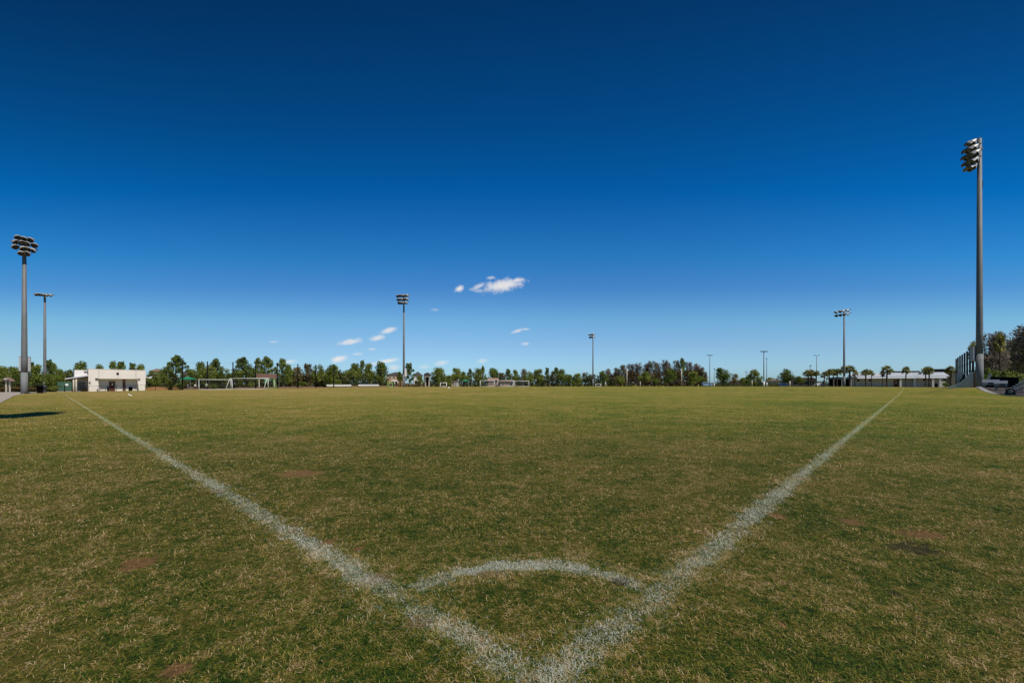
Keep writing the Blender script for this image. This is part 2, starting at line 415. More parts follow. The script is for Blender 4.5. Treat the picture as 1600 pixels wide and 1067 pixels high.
def seg_dist(x, y, pts):
    best = np.full(len(x), 1e9); 
    for a, b in zip(pts[:-1], pts[1:]):
        a = np.asarray(a); d = np.asarray(b) - a; L2 = d @ d
        t = np.clip(((x - a[0]) * d[0] + (y - a[1]) * d[1]) / L2, 0, 1)
        best = np.minimum(best, np.hypot(x - a[0] - d[0] * t, y - a[1] - d[1] * t))
    return best
def bare_mask(x, y):
    m = np.zeros(len(x))
    for (sx, sy, rx, ry, k) in SPOTS:
        q = np.hypot((x - sx) / rx, (y - sy) / ry) + (vnoise(x, y, 9, 5) - .5) * .8
        m = np.maximum(m, np.clip((1.25 - q) / .5, 0, 1) * (.86 if k == 0 else .72 if k == 1 else .3))
    return m
ZONES = [(.9, 3.4, 17000, .025, .0023), (3.4, 6, 7500, .029, .0034), (6, 10, 2300, .037, .0060), (10, 16, 560, .046, .012), (16, 30, 130, .05, .022)]
def turf():
    tsets = []; psets = {'touch': [], 'goal': [], 'arc': []}
    for (y0, y1, dens, size, wide) in ZONES:
        xm = 1.22 * y1 + 1.5; n = int(dens * 2 * xm * (y1 - y0))
        x = RNG.uniform(-xm, xm, n); y = RNG.uniform(y0, y1, n)
        keep = np.abs(x) < 1.22 * y + 1.5
        clump = vnoise(x, y, 14, 1) * .6 + vnoise(x, y, 3.3, 2) * .4
        keep &= RNG.random(n) < np.clip(.30 + 1.5 * (clump - .22), .12, 1) * (1 - sstep(15, 30, y))
        x = x[keep]; y = y[keep]
        if y0 < 10:                                                        # denser, finer blades where the paint lies
            n2 = int(n * (1.1 if y0 < 3 else .7)); x2 = RNG.uniform(-xm, xm, n2); y2 = RNG.uniform(y0, y1, n2)
            k2 = (np.abs(x2) < 1.22 * y2 + .6) & (np.minimum(np.minimum(np.abs((x2 - CX) * DR[1] - (y2 - CY) * DR[0]) + 9. * ((x2 - CX) * DR[0] + (y2 - CY) * DR[1] < -.1),
                 np.abs((x2 - CX) * DL[1] - (y2 - CY) * DL[0]) + 9. * ((x2 - CX) * DL[0] + (y2 - CY) * DL[1] < -.1)), seg_dist(x2, y2, ARC) if y0 < 4 else 9.) < .15)
            x = np.concatenate([x, x2[k2]]); y = np.concatenate([y, y2[k2]])
        keep = RNG.random(len(x)) > bare_mask(x, y); x = x[keep]; y = y[keep]
        tint = .56 + RNG.normal(0, .25, len(x)) + (vnoise(x, y, 30, 8) - .5) * .45 + (vnoise(x, y, 9, 9) - .5) * .30 - .03
        tint = np.where(RNG.random(len(x)) < .04, tint + .26, tint)          # dead straw blades
        dr = np.abs((x - CX) * DR[1] - (y - CY) * DR[0]); tr = (x - CX) * DR[0] + (y - CY) * DR[1]
        dl = np.abs((x - CX) * DL[1] - (y - CY) * DL[0]); tl_ = (x - CX) * DL[0] + (y - CY) * DL[1]
        da = seg_dist(x, y, ARC) if y0 < 4 else np.full(len(x), 9.)
        rag = (vnoise(x, y, 13, 21) - .5) * .11 + (vnoise(x, y, 3, 22) - .5) * .05
        lane = np.full(len(x), '', dtype=object)
        lane[(da < .082 + rag * .8)] = 'arc'
        lane[(dl < .100 - .022 * sstep(3, 10, y) + rag) & (tl_ > -.1)] = 'goal'
        lane[(dr < .110 - .024 * sstep(3, 10, y) + rag) & (tr > -.1)] = 'touch'
        patch = vnoise(x, y, 7, 31) * .5 + vnoise(x, y, 1.7, 32) * .5
        # worn stretch of the goal line next to the arc
        worn = np.clip(1 - np.abs(tl_ - 1.18) / .42, 0, 1) * (dl < .3)
        edge = np.where(lane == 'arc', da / .105, np.where(lane == 'goal', dl / .125, dr / .135))
        pr = np.clip(.64 - .60 * edge ** 2 + 1.05 * (patch - .5) - .16 * worn * (lane == 'goal') + .16 * (lane == 'arc'), 0, .93)
        pr = pr * (1 - .42 * sstep(3.5, 14, y))
        on = (lane != '') & (RNG.random(len(x)) < pr)
        pv = np.where(on, np.clip(RNG.normal(.80, .22, len(x)), .25, 1), 0)
        far = (lane == '') & (np.minimum(np.minimum(dr + (tr < 0) * 9, dl + (tl_ < 0) * 9), da) < .22) & (RNG.random(len(x)) < .06)
        pv = np.where(far, .6, pv)
        t = lane == ''
        big = y0 >= 3.4
        for nm in psets:
            q = lane == nm
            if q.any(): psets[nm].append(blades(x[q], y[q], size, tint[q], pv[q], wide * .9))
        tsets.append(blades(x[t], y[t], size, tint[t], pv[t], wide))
    tag(blade_object('grass', tsets), 'short patchy green and straw coloured turf', 'grass', kind='stuff')
    for nm, base in (('touch', touch), ('goal', goal_l), ('arc', arc_o)):
        o = blade_object('painted_grass', psets[nm]); o.parent = base; o.location.z = -base.location.z
turf()

def sheet(name, poly, m, lift=.02, n=1, kind='structure'):
    bm = bmesh.new(); vs = [bm.verts.new((x, y, 0)) for x, y in poly]; bm.faces.new(vs)
    bmesh.ops.triangulate(bm, faces=bm.faces[:])
    bmesh.ops.subdivide_edges(bm, edges=bm.edges[:], cuts=6, use_grid_fill=True)
    top = bm.faces[:]
    for v in bm.verts: v.co.z = gz(v.co.x, v.co.y) + lift
    bmesh.ops.recalc_face_normals(bm, faces=bm.faces[:])
    r = bmesh.ops.extrude_face_region(bm, geom=bm.faces[:])
    for g in r['geom']:
        if isinstance(g, bmesh.types.BMVert): g.co.z += .08
    bmesh.ops.recalc_face_normals(bm, faces=bm.faces[:])
    me = bpy.data.meshes.new(name); bm.to_mesh(me); bm.free(); me.materials.append(m); me.shade_flat()
    o = bpy.data.objects.new(name, me); COL.objects.link(o)
    if kind: o['kind'] = kind
    return o
sheet('path', [(-66, 28), (X(0, 28), 28), (X(22, 46), 46), (X(40, 56), 56), (X(66, 62), 62), (X(64, 68), 68), (-95, 70)], PATHM, -.05)
# ------------------------------------------------------------------ sun and sky
SUN_AZ, SUN_EL = R(134), R(56)
sd = Vector((math.sin(SUN_AZ) * math.cos(SUN_EL), math.cos(SUN_AZ) * math.cos(SUN_EL), math.sin(SUN_EL)))
sl = bpy.data.lights.new('sun', 'SUN'); sl.energy = 4.4; sl.angle = R(.53); sl.color = (1, .94, .84)
so = bpy.data.objects.new('sun', sl); COL.objects.link(so); so.rotation_euler = (-sd).to_track_quat('-Z', 'Y').to_euler(); so.location = (40, -40, 60)
W = bpy.data.worlds.new('World'); S.world = W; W.use_nodes = True
def build_world():
    nt = W.node_tree; bg = nt.nodes['Background']
    sky = N(nt, 'ShaderNodeTexSky', sky_type='NISHITA'); sky.sun_disc = False; sky.sun_elevation = SUN_EL; sky.sun_rotation = SUN_AZ
    sky.altitude = 0; sky.air_density = 1.0; sky.dust_density = .4; sky.ozone_density = 2.0
    tc = N(nt, 'ShaderNodeTexCoord'); d = tc.outputs['Generated']
    sx = N(nt, 'ShaderNodeSeparateXYZ'); L(nt, d, sx.inputs[0])
    q2 = lambda o: math_(nt, 'MULTIPLY', o, o)
    hyp = math_(nt, 'ADD', q2(sx.outputs[2]), math_(nt, 'ADD', q2(sx.outputs[1]), math_(nt, 'MULTIPLY', q2(sx.outputs[0]), .01)))
    cr = ramp(nt, SKYTINT); L(nt, math_(nt, 'DIVIDE', sx.outputs[2], math_(nt, 'SQRT', hyp)), cr.inputs[0])
    c = mix(nt, 1., sky.outputs[0], cr.outputs[0], 'MULTIPLY')
    az = N(nt, 'ShaderNodeVectorMath', operation='SCALE'); L(nt, c, az.inputs[0]); L(nt, maprange(nt, sx.outputs[0], -.75, 0, .86, 1), az.inputs['Scale']); c = az.outputs[0]
    # small fair-weather clouds far off over the trees, at fixed directions of the sky
    yy = math_(nt, 'MAXIMUM', sx.outputs[1], .05)
    gu = math_(nt, 'DIVIDE', sx.outputs[0], yy); gv = math_(nt, 'DIVIDE', sx.outputs[2], yy)
    cb = N(nt, 'ShaderNodeCombineXYZ'); L(nt, gu, cb.inputs[0]); L(nt, gv, cb.inputs[1])
    n1 = noise(nt, cb.outputs[0], 70, 4, .6); n2 = noise(nt, cb.outputs[0], 190, 3, .6)
    wob = math_(nt, 'ADD', math_(nt, 'MULTIPLY', math_(nt, 'SUBTRACT', n1, .5), 1.9), math_(nt, 'MULTIPLY', math_(nt, 'SUBTRACT', n2, .5), .7))
    total = None
    for (u, v, a, b, ang, op) in CLOUDS:
        mp = N(nt, 'ShaderNodeMapping'); mp.vector_type = 'TEXTURE'
        mp.inputs['Location'].default_value = ((u - CU) / F, (HZ - v) / F, 0); mp.inputs['Rotation'].default_value = (0, 0, R(ang)); mp.inputs['Scale'].default_value = (a / F, b / F, 1)
        L(nt, cb.outputs[0], mp.inputs[0])
        ln = N(nt, 'ShaderNodeVectorMath', operation='LENGTH'); L(nt, mp.outputs[0], ln.inputs[0])
        q = maprange(nt, math_(nt, 'ADD', ln.outputs[1], wob), 1.7, .25, 0, op)
        total = q if total is None else math_(nt, 'MAXIMUM', total, q)
    fwd = math_(nt, 'GREATER_THAN', sx.outputs[1], .06)
    total = math_(nt, 'MULTIPLY', total, fwd)
    k = 1 / SKYSTR
    cc = ramp(nt, [(.3, (.66 * k / 12, .70 * k / 12, .78 * k / 12)), (.62, (.92 * k / 12, .86 * k / 12, .80 * k / 12))]); L(nt, n1, cc.inputs[0])
    vm = N(nt, 'ShaderNodeVectorMath', operation='SCALE'); L(nt, cc.outputs[0], vm.inputs[0]); vm.inputs['Scale'].default_value = 12
    c = mix(nt, total, c, vm.outputs[0])
    L(nt, c, bg.inputs[0]); bg.inputs[1].default_value = SKYSTR
SKYSTR = .1
def lin(c): return [((k / 255 + .055) / 1.055) ** 2.4 if k > 10 else k / 255 / 12.92 for k in c]
SKYTINT = [(p, [1.06 * a / b for a, b in zip(lin(t), lin(w))]) for p, t, w in (     # deep polarised blue: wanted colour over the plain sky's colour
    (0, (160, 196, 214), (212, 210, 190)), (.037, (160, 197, 219), (206, 208, 194)), (.089, (142, 188, 221), (184, 206, 209)), (.147, (117, 172, 217), (164, 186, 209)),
    (.217, (79, 146, 206), (149, 178, 203)), (.284, (45, 128, 198), (129, 159, 193)), (.407, (5, 97, 172), (111, 139, 176)), (.51, (4, 78, 143), (100, 127, 165)), (.66, (4, 56, 107), (89, 115, 152)))]
CLOUDS = [(786, 446, 25, 7.5, 9, .92), (808, 438, 10, 2.6, 8, .8), (718, 451, 5.5, 4, 30, .9), (747, 448, 10, 3, 22, .6), (748, 454, 8, 3, 0, .35), (767, 434, 6, 2, 5, .5),
          (680, 484, 6, 2, 0, .22), (809, 517, 8, 2.2, 18, .6), (820, 514.5, 6, 1.5, 5, .5), (821, 537, 5, 2.2, 0, .5), (547, 534, 14, 3.6, 9, .8), (607, 516, 10, 3.6, 18, .8),
          (590, 528, 10, 3.6, 12, .7), (581, 545.5, 6, 1.8, 0, .35), (558, 553, 7, 1.8, 3, .4), (529, 561, 11, 4, 14, .9), (605, 564, 14, 2.8, 9, .8), (585, 568, 7, 2, 5, .5),
          (616, 574, 8, 4, 0, .45), (690, 567, 11, 3, 9, .5), (663, 573, 8, 2.5, 0, .3), (453, 565, 8, 2.6, 5, .5), (428, 534, 6, 1.6, 0, .3), (754, 564, 7, 3, 0, .4)]
build_world()
S.view_settings.view_transform = 'Standard'; S.view_settings.look = 'None'; S.view_settings.exposure = 0; S.view_settings.gamma = 1
S.render.engine = 'CYCLES'
# ------------------------------------------------------------------ floodlight poles
def flood_meshes():
    tilt = Matrix.Rotation(R(58), 3, 'Y')                 # lamp axis leans down and forward (+x)
    rot = Matrix.Rotation(R(90 + 32), 3, 'Y')
    h = MB().lathe([(.02, -.34), (.10, -.33), (.17, -.22), (.27, -.05), (.33, .10), (.34, .12), (.32, .11)], 12, (.30, 0, -.12), rot)
    # visor: the upper half of the rim carried forward
    vs = []; fs = []; n = 9
    for z, r in ((.11, .34), (.42, .36)):
        for k in range(n):
            t = math.pi * (k / (n - 1)) + math.pi / 2
            p = rot @ Vector((r * math.cos(t), r * math.sin(t), z)); vs.append(p + Vector((.30, 0, -.12)))
    for k in range(n - 1): fs.append((k, k + 1, n + k + 1, n + k))
    h.add(vs, fs); h.tube([(0, 0, 0), (.12, 0, -.04)], .05, 6)
    l = MB().lathe([(.315, .085), (.2, .06), (.0, .05)], 12, (.30, 0, -.12), rot)
    return h.mesh('floodlight', LAMPM, True), l.mesh('lens', LENS, True)
FLH, FLL = flood_meshes()
def light_pole(label, x, y, h, face, rows, arm, spc, r0, r1, lamp=1., box=None, boxang=0., tip=0., z=None, off=0.15):
    """face: compass direction the lamps look at (radians from +x); rows: lamp counts from the top down"""
    z = gz(x, y) if z is None else z
    t = thing('light_pole', label, 'light pole', (x, y, z), face, 'sports field light poles')
    hb = h * .135
    MB().tube([(0, 0, -.6), (0, 0, hb)], [r0 * 1.12, r0 * 1.06], 16).build('concrete_base', PCONC, t, True)
    zt_ = h - .1
    MB().tube([(0, 0, hb - .3), (0, 0, hb * 1.6), (0, 0, zt_)], [r0, r0 * .97, r1], 16).build('pole', STEEL, t, True)
    zz = h - .25
    for i, n in enumerate(rows):
        w = arm * (n / max(rows))
        MB().box(off, off + .12, -w / 2, w / 2, zz - .06, zz + .06).box(-.05, off, -.08, .08, zz - .05, zz + .05).build('crossarm', STEEL, t)
        for k in range(n):
            yy = (-w / 2 + w * (k + .5) / n)
            f = link('floodlight', FLH, t, (off + .10, yy, zz - .05), (0, R(random.uniform(-4, 6) + tip), R((k - (n - 1) / 2) * -14 + random.uniform(-14, 14)))); f.scale = (lamp,) * 3
            link('lens', FLL, f)
        zz -= spc
    if box:
        bz0, bz1, bw = box
        o = MB().box(-bw / 2, bw / 2, r0 * .9, r0 * .9 + .38, bz0, bz1).box(-bw / 2 - .02, bw / 2 + .02, r0 * .9 - .03, r0 * .9 + .41, bz1, bz1 + .04).build('ballast_box', STUCCO2 if box[2] < 1 else mat('grey_enclosure', (.42, .42, .42), .5, .06), t)
        o.rotation_euler.z = boxang
    hz = h * .80
    MB().box(-.06 - r1 * 1.3, -r1 * .9, -.06, .06, hz, hz + .9).build('cable_box', DARK, t)
    return t
pY = 55
light_pole('tall grey floodlight pole on the concrete path at the far left, lamps in a dome', X(38, pY), pY, Z(369, pY) - gz(X(38, pY), pY), R(-38), (3, 4, 4, 2), 2.4, .62, .30, .17, 1.05, (2.9, 4.7, 1.0), R(80), 0, None, .12)
p2 = 82
light_pole('floodlight pole with one slanting row of lamps above the dark trees at left', X(70, p2), p2, Z(458, p2) - gz(X(70, p2), p2), R(-62), (5,), 2.9, .8, .24, .15, .95)
p3 = 103
light_pole('floodlight pole with three rows of white lamps beside the peach coloured house', X(631, p3), p3, Z(460, p3) - gz(X(631, p3), p3), R(-100), (5, 5, 4), 3.5, .85, .27, .16, 1.15, (2.5, 4.1, .8), R(15), 0, None, .3)
p4 = 178
light_pole('most distant floodlight pole, standing alone left of the brown bare woods', X(926.5, p4), p4, Z(521, p4) - gz(X(926.5, p4), p4), R(-140), (4, 4), 3.4, 1.1, .30, .18, 1.3, None, 0, 0, None, .3)
p5 = 122
light_pole('dark floodlight pole rising among the palms left of the white roofed building', X(1319, p5), p5, Z(484, p5) - gz(X(1319, p5), p5), R(-165), (4, 4), 4.6, 1.0, .27, .17, 1.25, None, 0, 0, None, .3)
p6 = 55
light_pole('tallest floodlight pole, standing between the skate ramp and the benches at right', X(1530.5, p6), p6, Z(216, p6) - gz(X(1530.5, p6), p6), R(172), (2, 3, 4, 3, 2), 2.1, .80, .335, .21, 1.25, (3.4, 5.2, 1.2), R(-152), 6, None, .40)
light_pole('floodlight pole out of the picture to the left whose shadow falls on the grass', -10.6, 7.6, 21.5, R(20), (5, 5, 5, 4), 3.6, .6, .30, .17, 1.3, None, 0, 0, None, .35)
def lot_pole(label, u, top, Y, heads, r=.11, base=None, m=STEEL):
    g = G(u, Y); h = Z(top, Y) - g.z
    t = thing('lamp_post', label, 'lamp post', g, 0, 'slim lamp posts beyond the pitch')
    MB().tube([(0, 0, -.4), (0, 0, h - .1)], [r, r * .75], 10).build('pole', m, t, True)
    b = MB().tube([(0, 0, -.4), (0, 0, h * .14)], r * 1.7, 10).build('concrete_base', WHITE, t, True)
    for x, w in heads:
        a = MB(); a.box(min(0, x), max(0, x) + .01, -.05, .05, h - .22, h - .14); a.build('arm', m, t)
        MB().box(x - w / 2, x + w / 2, -.35, .35, h - .13, h + .10).build('lamp_head', DARK if m is STEEL else m, t)
lot_pole('slim lamp post with a flat dark head behind the pale blue van', 1109, 555, 200, [(-.75, 1.0), (.75, 1.0)], .16)
lot_pole('double headed tall lamp post behind the right half of the pitch', 1193.5, 549, 170, [(-1.0, .8), (0, .6), (1.0, .8)], .20)
lot_pole('thinner lamp post just right of the double headed one', 1198, 560, 230, [(-.1, .5)], .17)
lot_pole('thin lamp post with tiny arms above the left palms', 1276, 555, 240, [(-1.1, .6), (1.1, .6)], .17)
lot_pole('short dark lamp post tip above the leftmost palm', 1266, 571, 230, [(.2, .9)], .2)
lot_pole('thin lamp post left of the round tree behind the pale blue van', 1116, 576, 190, [(.1, .4)], .12)
lot_pole('tiny lamp post over the low trees between the two round trees', 1166, 581, 300, [(0, 1.6)], .2)
def white_post(label, u, top, Y, r=.11):
    g = G(u, Y); h = Z(top, Y) - g.z
    t = thing('marker_post', label, 'post', g, 0, 'white posts at the far side of the pitch')
    MB().tube([(0, 0, -.3), (0, 0, h)], r, 10).build('post', WOODP, t, True)
    MB().lathe([(r * 1.15, 0), (r * 1.15, .08), (0, .14)], 10, (0, 0, h)).build('cap', WOODP, t)
white_post('tall white post in front of the left part of the brown woods', 979.5, 576, 150, .17)
white_post('tall white post in front of the right part of the brown woods', 1065, 576, 150, .17)
white_post('short white post right of the tiny white goal', 946, 596.5, 150, .16)
white_post('short white post between the two tall ones at the brown woods', 1000.5, 596.5, 150, .14)
white_post('short white post left of the bushy tree near the double lamp post', 1175, 594.5, 150, .16)
white_post('pale post at the foot of the round tree beside the blue car', 1234, 595.5, 150, .22)

# ------------------------------------------------------------------ goals
def goal(name, label, u, Y, w, h, d, rz, r=.07, m=WHITE, group='white soccer goals on the pitch', net=True, loc=None):
    g = G(u, Y) if loc is None else Vector(loc)
    t = thing(name, label, 'soccer goal', g, rz, group)
    for s in (-1, 1):
        MB().tube([(s * w / 2, 0, 0), (s * w / 2, 0, h)], r, 8).build('post', m, t, True)
        MB().tube([(s * w / 2, 0, h - r), (s * w / 2, -d * .22, h - r), (s * w / 2, -d, .05)], r * .7, 8).build('back_stay', m, t, True)
        MB().tube([(s * w / 2, 0, .05), (s * w / 2, -d, .05)], r * .7, 8).build('side_rail', m, t, True)
    MB().tube([(-w / 2 - r, 0, h), (w / 2 + r, 0, h)], r, 8).build('crossbar', m, t, True)
    MB().tube([(-w / 2, -d, .05), (w / 2, -d, .05)], r * .8, 8).build('ground_bar', m, t, True)
    if net:
        b = MB(); st = .45; k = int(w / st); e = .006
        for i in range(k + 1):
            x = -w / 2 + w * i / k; b.tube([(x, -d * .22, h - r), (x, -d, .05)], e, 3, False)
        for j in range(1, 6):
            f = j / 6; b.tube([(-w / 2, -d * .22 - d * .78 * f, h * (1 - f)), (w / 2, -d * .22 - d * .78 * f, h * (1 - f))], e, 3, False)
        b.build('net', mat('net_cord', (.16, .16, .15), .9), t)
    return t
goal('soccer_goal', 'large white soccer goal seen from behind, nearest the left net posts', 390, 99, 8.2, 2.46, 2.0, R(4), .07)
goal('soccer_goal', 'white soccer goal turned at an angle, left of the large goal', 337, 101, 6.4, 2.35, 1.6, R(38), .062)
goal('soccer_goal', 'far small white goal left of the pinkish wall', 761.5, 150, 4.9, 2.05, 1.2, 0, .085)
goal('soccer_goal', 'far white goal standing right in front of the pinkish wall', 790, 150, 5.4, 2.1, 1.2, 0, .085)
goal('soccer_goal', 'far white goal right of the pinkish wall', 815, 150, 5.0, 1.9, 1.2, R(3), .085)
goal('training_goal', 'small white goal left of the pale shed on the far side', 693, 140, 2.0, 1.25, .8, 0, .10)
goal('training_goal', 'tiny white goal near the foot of the most distant floodlight pole', 935, 165, 1.9, .95, .7, R(-25), .09)
goal('training_goal', 'lime green small goal left of the floodlight pole with three lamp rows', 609.5, 104, 1.1, .95, .7, R(20), .07, LIME)
t = goal('training_goal', 'lime green folding goal standing at the right end of the large white goal', 421, 103, 2.0, 2.2, 1.6, R(60), .05, LIME)

# ------------------------------------------------------------------ ball-stop net on black posts
t = thing('ball_net', 'tall ball stop net on black posts behind the left goals', 'ball net', G(400, 108))
o0 = t.location.copy(); prev = None
wires = MB()
for u, top in ((285.5, 565), (324, 566), (364, 567), (399.5, 567), (433.3, 568), (465.3, 570), (493.5, 571), (521.5, 571)):
    Yp = 108; g = G(u, Yp) - o0; hh = Z(top, Yp) - G(u, Yp).z
    MB().tube([(g.x, g.y, g.z - .3), (g.x, g.y, g.z + hh)], [.15, .12], 8).lathe([(.17, 0), (.17, .15), (0, .22)], 8, (g.x, g.y, g.z + hh)).build('post', DARK, t, True)
    if prev:
        for f in (.99, .5): wires.tube([prev[0] + Vector((0, 0, prev[1] * f)), prev[0].lerp(g, .5) + Vector((0, 0, (prev[1] + hh) / 2 * f - .12)), g + Vector((0, 0, hh * f))], .012, 4, False)
        for j in range(1, 14): wires.tube([prev[0] + Vector((0, 0, prev[1] * j / 14)), g + Vector((0, 0, hh * j / 14))], .0035, 3, False)
    prev = (g, hh)
wires.build('net', DARK, t)
# tall black post row behind the skate ramp
t = thing('ball_net', 'row of tall black posts stepping back behind the white skate ramp', 'ball net', G(1505, 70)); o0 = t.location.copy(); prev = None
wires = MB(); panel = MB()
for u, top, Yp in ((1494, 561.5, 99), (1496.8, 559.5, 94), (1500, 557, 89), (1503.4, 555, 84), (1507.2, 552.5, 80), (1511.2, 550, 76), (1515.6, 547, 73), (1520.5, 544.5, 70)):
    g = G(u, Yp) - o0; hh = Z(top, Yp) - G(u, Yp).z
    MB().tube([(g.x, g.y, g.z - .3), (g.x, g.y, g.z + hh)], .13, 8).lathe([(.145, 0), (.145, .1), (0, .15)], 8, (g.x, g.y, g.z + hh)).build('post', DARK, t, True)
    if prev:
        for f in (.45, .66): wires.tube([prev[0] + Vector((0, 0, prev[1] * f)), g + Vector((0, 0, hh * f))], .05, 6, False)
        a, b = prev[0], g
        panel.add([a, b, b + Vector((0, 0, hh * .30)), a + Vector((0, 0, prev[1] * .30))], [(0, 1, 2, 3)])
    prev = (g, hh)
wires.build('rail', DARK, t); panel.build('windscreen', BLACK, t)

# ------------------------------------------------------------------ concession building at left
bY = 94.0; fr = Frame(182.5, bY, Z(611.4, bY), math.atan2(DR[1], DR[0])); cz = fr.qz; cx = fr.q
t = thing('concession_building', 'cream stucco flat roofed building with a recessed brown door at left', 'building', fr.g, fr.ang)
zr = cz(577.3); zl = cz(591.8)
fw = MB()
fw.prism([(cx(138), -1), (cx(156.5), -1), (cx(153), zl), (cx(138), zl)], 0, 1.5)
fw.prism([(cx(218), -1), (cx(227.5), -1), (cx(227.5), zl), (cx(214.5), zl)], 0, 1.5)
fw.prism([(cx(138), zl), (cx(227.5), zl), (cx(227.5), zr - .12), (cx(138), zr)], 0, .32)
fw.prism([(cx(138), zl + .005), (cx(227.5), zl + .005), (cx(227.5), zl + .3), (cx(138), zl + .3)], .323, 1.5)
fw.box(cx(139), cx(226.5), 1.52, 9, -1, zr - .25); fw.build('wall', STUCCO, t)
cap = MB().prism([(cx(137.6), zr + .003), (cx(228), zr - .117), (cx(228), zr - .04), (cx(137.6), zr + .08)], -.04, .36); cap.build('parapet_cap', STUCCO2, t)
for u in (154.5, 184.7, 212.5): MB().box(cx(u) - .03, cx(u) + .03, -.012, -.002, zl + .05, zr - .2).build('control_joint', TAUPE, t)
for u0, u1 in ((172, 180.5), (193.5, 196.5)):
    d = MB().box(cx(u0), cx(u1), 1.44, 1.50, .0, 2.1).build('door', DOORM, t)
    if u0 == 172: MB().box(cx(175.6), cx(177.6), 1.41, 1.435, 1.32, 1.75).build('door_sign', WHITE, d)
    MB().box(cx(u0) - .09, cx(u0) - .003, 1.42, 1.5, 0, 2.2).box(cx(u1) + .003, cx(u1) + .09, 1.42, 1.5, 0, 2.2).box(cx(u0) - .09, cx(u1) + .09, 1.42, 1.5, 2.203, 2.3).build('door_frame', TAUPE, t)
MB().box(cx(193.2), cx(197), 1.3, 1.419, 2.32, 2.62).build('notice_board', RAFT, t)
em = MB().lathe([(.05, .14), (.16, .10), (.23, 0), (.16, -.03), (0, -.03)], 12, (cx(183.8), -.06, cz(583.6)), Matrix.Rotation(R(90), 3, 'X')); em.box(cx(182.0), cx(185.7), -.12, -.02, cz(584.6), cz(584.2)); em.build('wall_emblem', DARK, t)
for u, v in ((140, 597.5), (150.5, 592.4), (152.5, 609)): MB().box(cx(u) - .14, cx(u) + .14, -.16, -.003, cz(v) - .18, cz(v) + .18).build('wall_lamp', STEEL, t)
for u in (151, 217): MB().box(cx(u) - .22, cx(u) + .22, -.30, -.003, zl + .02, zl + .14).build('overhang_lamp', TAUPE, t)
# left wing and its canopy
w = MB().box(cx(117.3), cx(138) - .003, 3.0, 9, -1, cz(578.6)).build('side_wing', STUCCO2, t)
MB().box(cx(136) - .35, cx(136) + .35, 2.9, 2.997, cz(582.4), cz(580.2)).build('vent', STEEL, w)
c0, c1 = cx(101.5), cx(138) - .01
rf = MB().prism([(c0, cz(591.6)), (c1, cz(585.8)), (c1, cz(588.0)), (c0, cz(593.0))], .5, 6); rf.build('canopy_roof', ROOFW, t)
for yy in (.7, 1.9, 3.1, 4.3, 5.5): MB().prism([(c0 + .2, cz(593.3)), (c1, cz(588.25)), (c1, cz(589.9)), (c0 + .2, cz(594.3))], yy, yy + .14).build('rafter', RAFT, t)
for u in (115.2, 119.4): MB().tube([(cx(u), .8, -1), (cx(u), .8, cz(592.2))], .13, 8).build('canopy_post', WOODP, t, True)
MB().box(cx(121), cx(134), 2.4, 2.99, 0, 2.0).build('serving_counter', mat('grey_shutter', (.16, .17, .19), .6, .1), t)
rr = MB().prism([(cx(227.8), cz(587.5)), (cx(236), cz(589.6)), (cx(236), cz(590.6)), (cx(227.8), cz(589.2))], 1, 4); rr.build('side_canopy', ROOFW, t)
MB().prism([(cx(234), cz(589.5)), (cx(239.8), cz(587.2)), (cx(240.2), cz(587.7)), (cx(236.2), cz(591.5))], 1.5, 3.5).build('canopy_gable', ROOFW, t)
def bin_(label, x, y, r, h, m, name='trash_can', lid=True):
    t = thing(name, label, 'trash can', (x, y, gz(x, y)))
    MB().lathe([(r * .86, 0), (r, h * .9), (r * 1.05, h * .9), (r * 1.05, h * .94), (r * .93, h * .94), (r * .85, .05), (0, .05)], 14).build('barrel', m, t, True)
    MB().lathe([(r * 1.08, h * .945), (r * 1.0, h * 1.02), (r * .4, h * 1.1), (0, h * 1.1)], 14).build('lid', m, t, True)
bin_('black trash can on the grass beside the concrete path at left', X(62.5, 58), 58, .33, 1.0, BLACK)
bin_('grey blue trash can right behind the black one at left', X(68, 61), 61, .30, .95, mat('slate_plastic', (.09, .10, .12), .6))
bp = (fr.C[0] + fr.e[0] * cx(205) + fr.e[1] * -.9, fr.C[1] + fr.e[1] * cx(205) + fr.e[0] * .9)
bin_('squat black trash can against the cream building right of its doors', *bp, .36, .85, BLACK)
wfp = (lambda s: (fr.C[0] + fr.e[0] * s[0] - fr.e[1] * s[1], fr.C[1] + fr.e[1] * s[0] + fr.e[0] * s[1]))((cx(164), .85)); t = thing('water_fountain', 'dark drinking fountain and bench under the overhang left of the brown door', 'drinking fountain', (*wfp, fr.z0), fr.ang)
MB().box(-.85, .25, -.2, .2, .70, .80).box(-.8, -.7, -.15, .15, 0, .70).box(.1, .2, -.15, .15, 0, .70).build('bench', STEEL, t)
MB().box(.42, .72, -.22, .22, 0, .95).lathe([(.17, .955), (.2, 1.05), (.12, 1.02), (0, .97)], 10, (.57, 0, 0)).build('fountain', DARK, t)
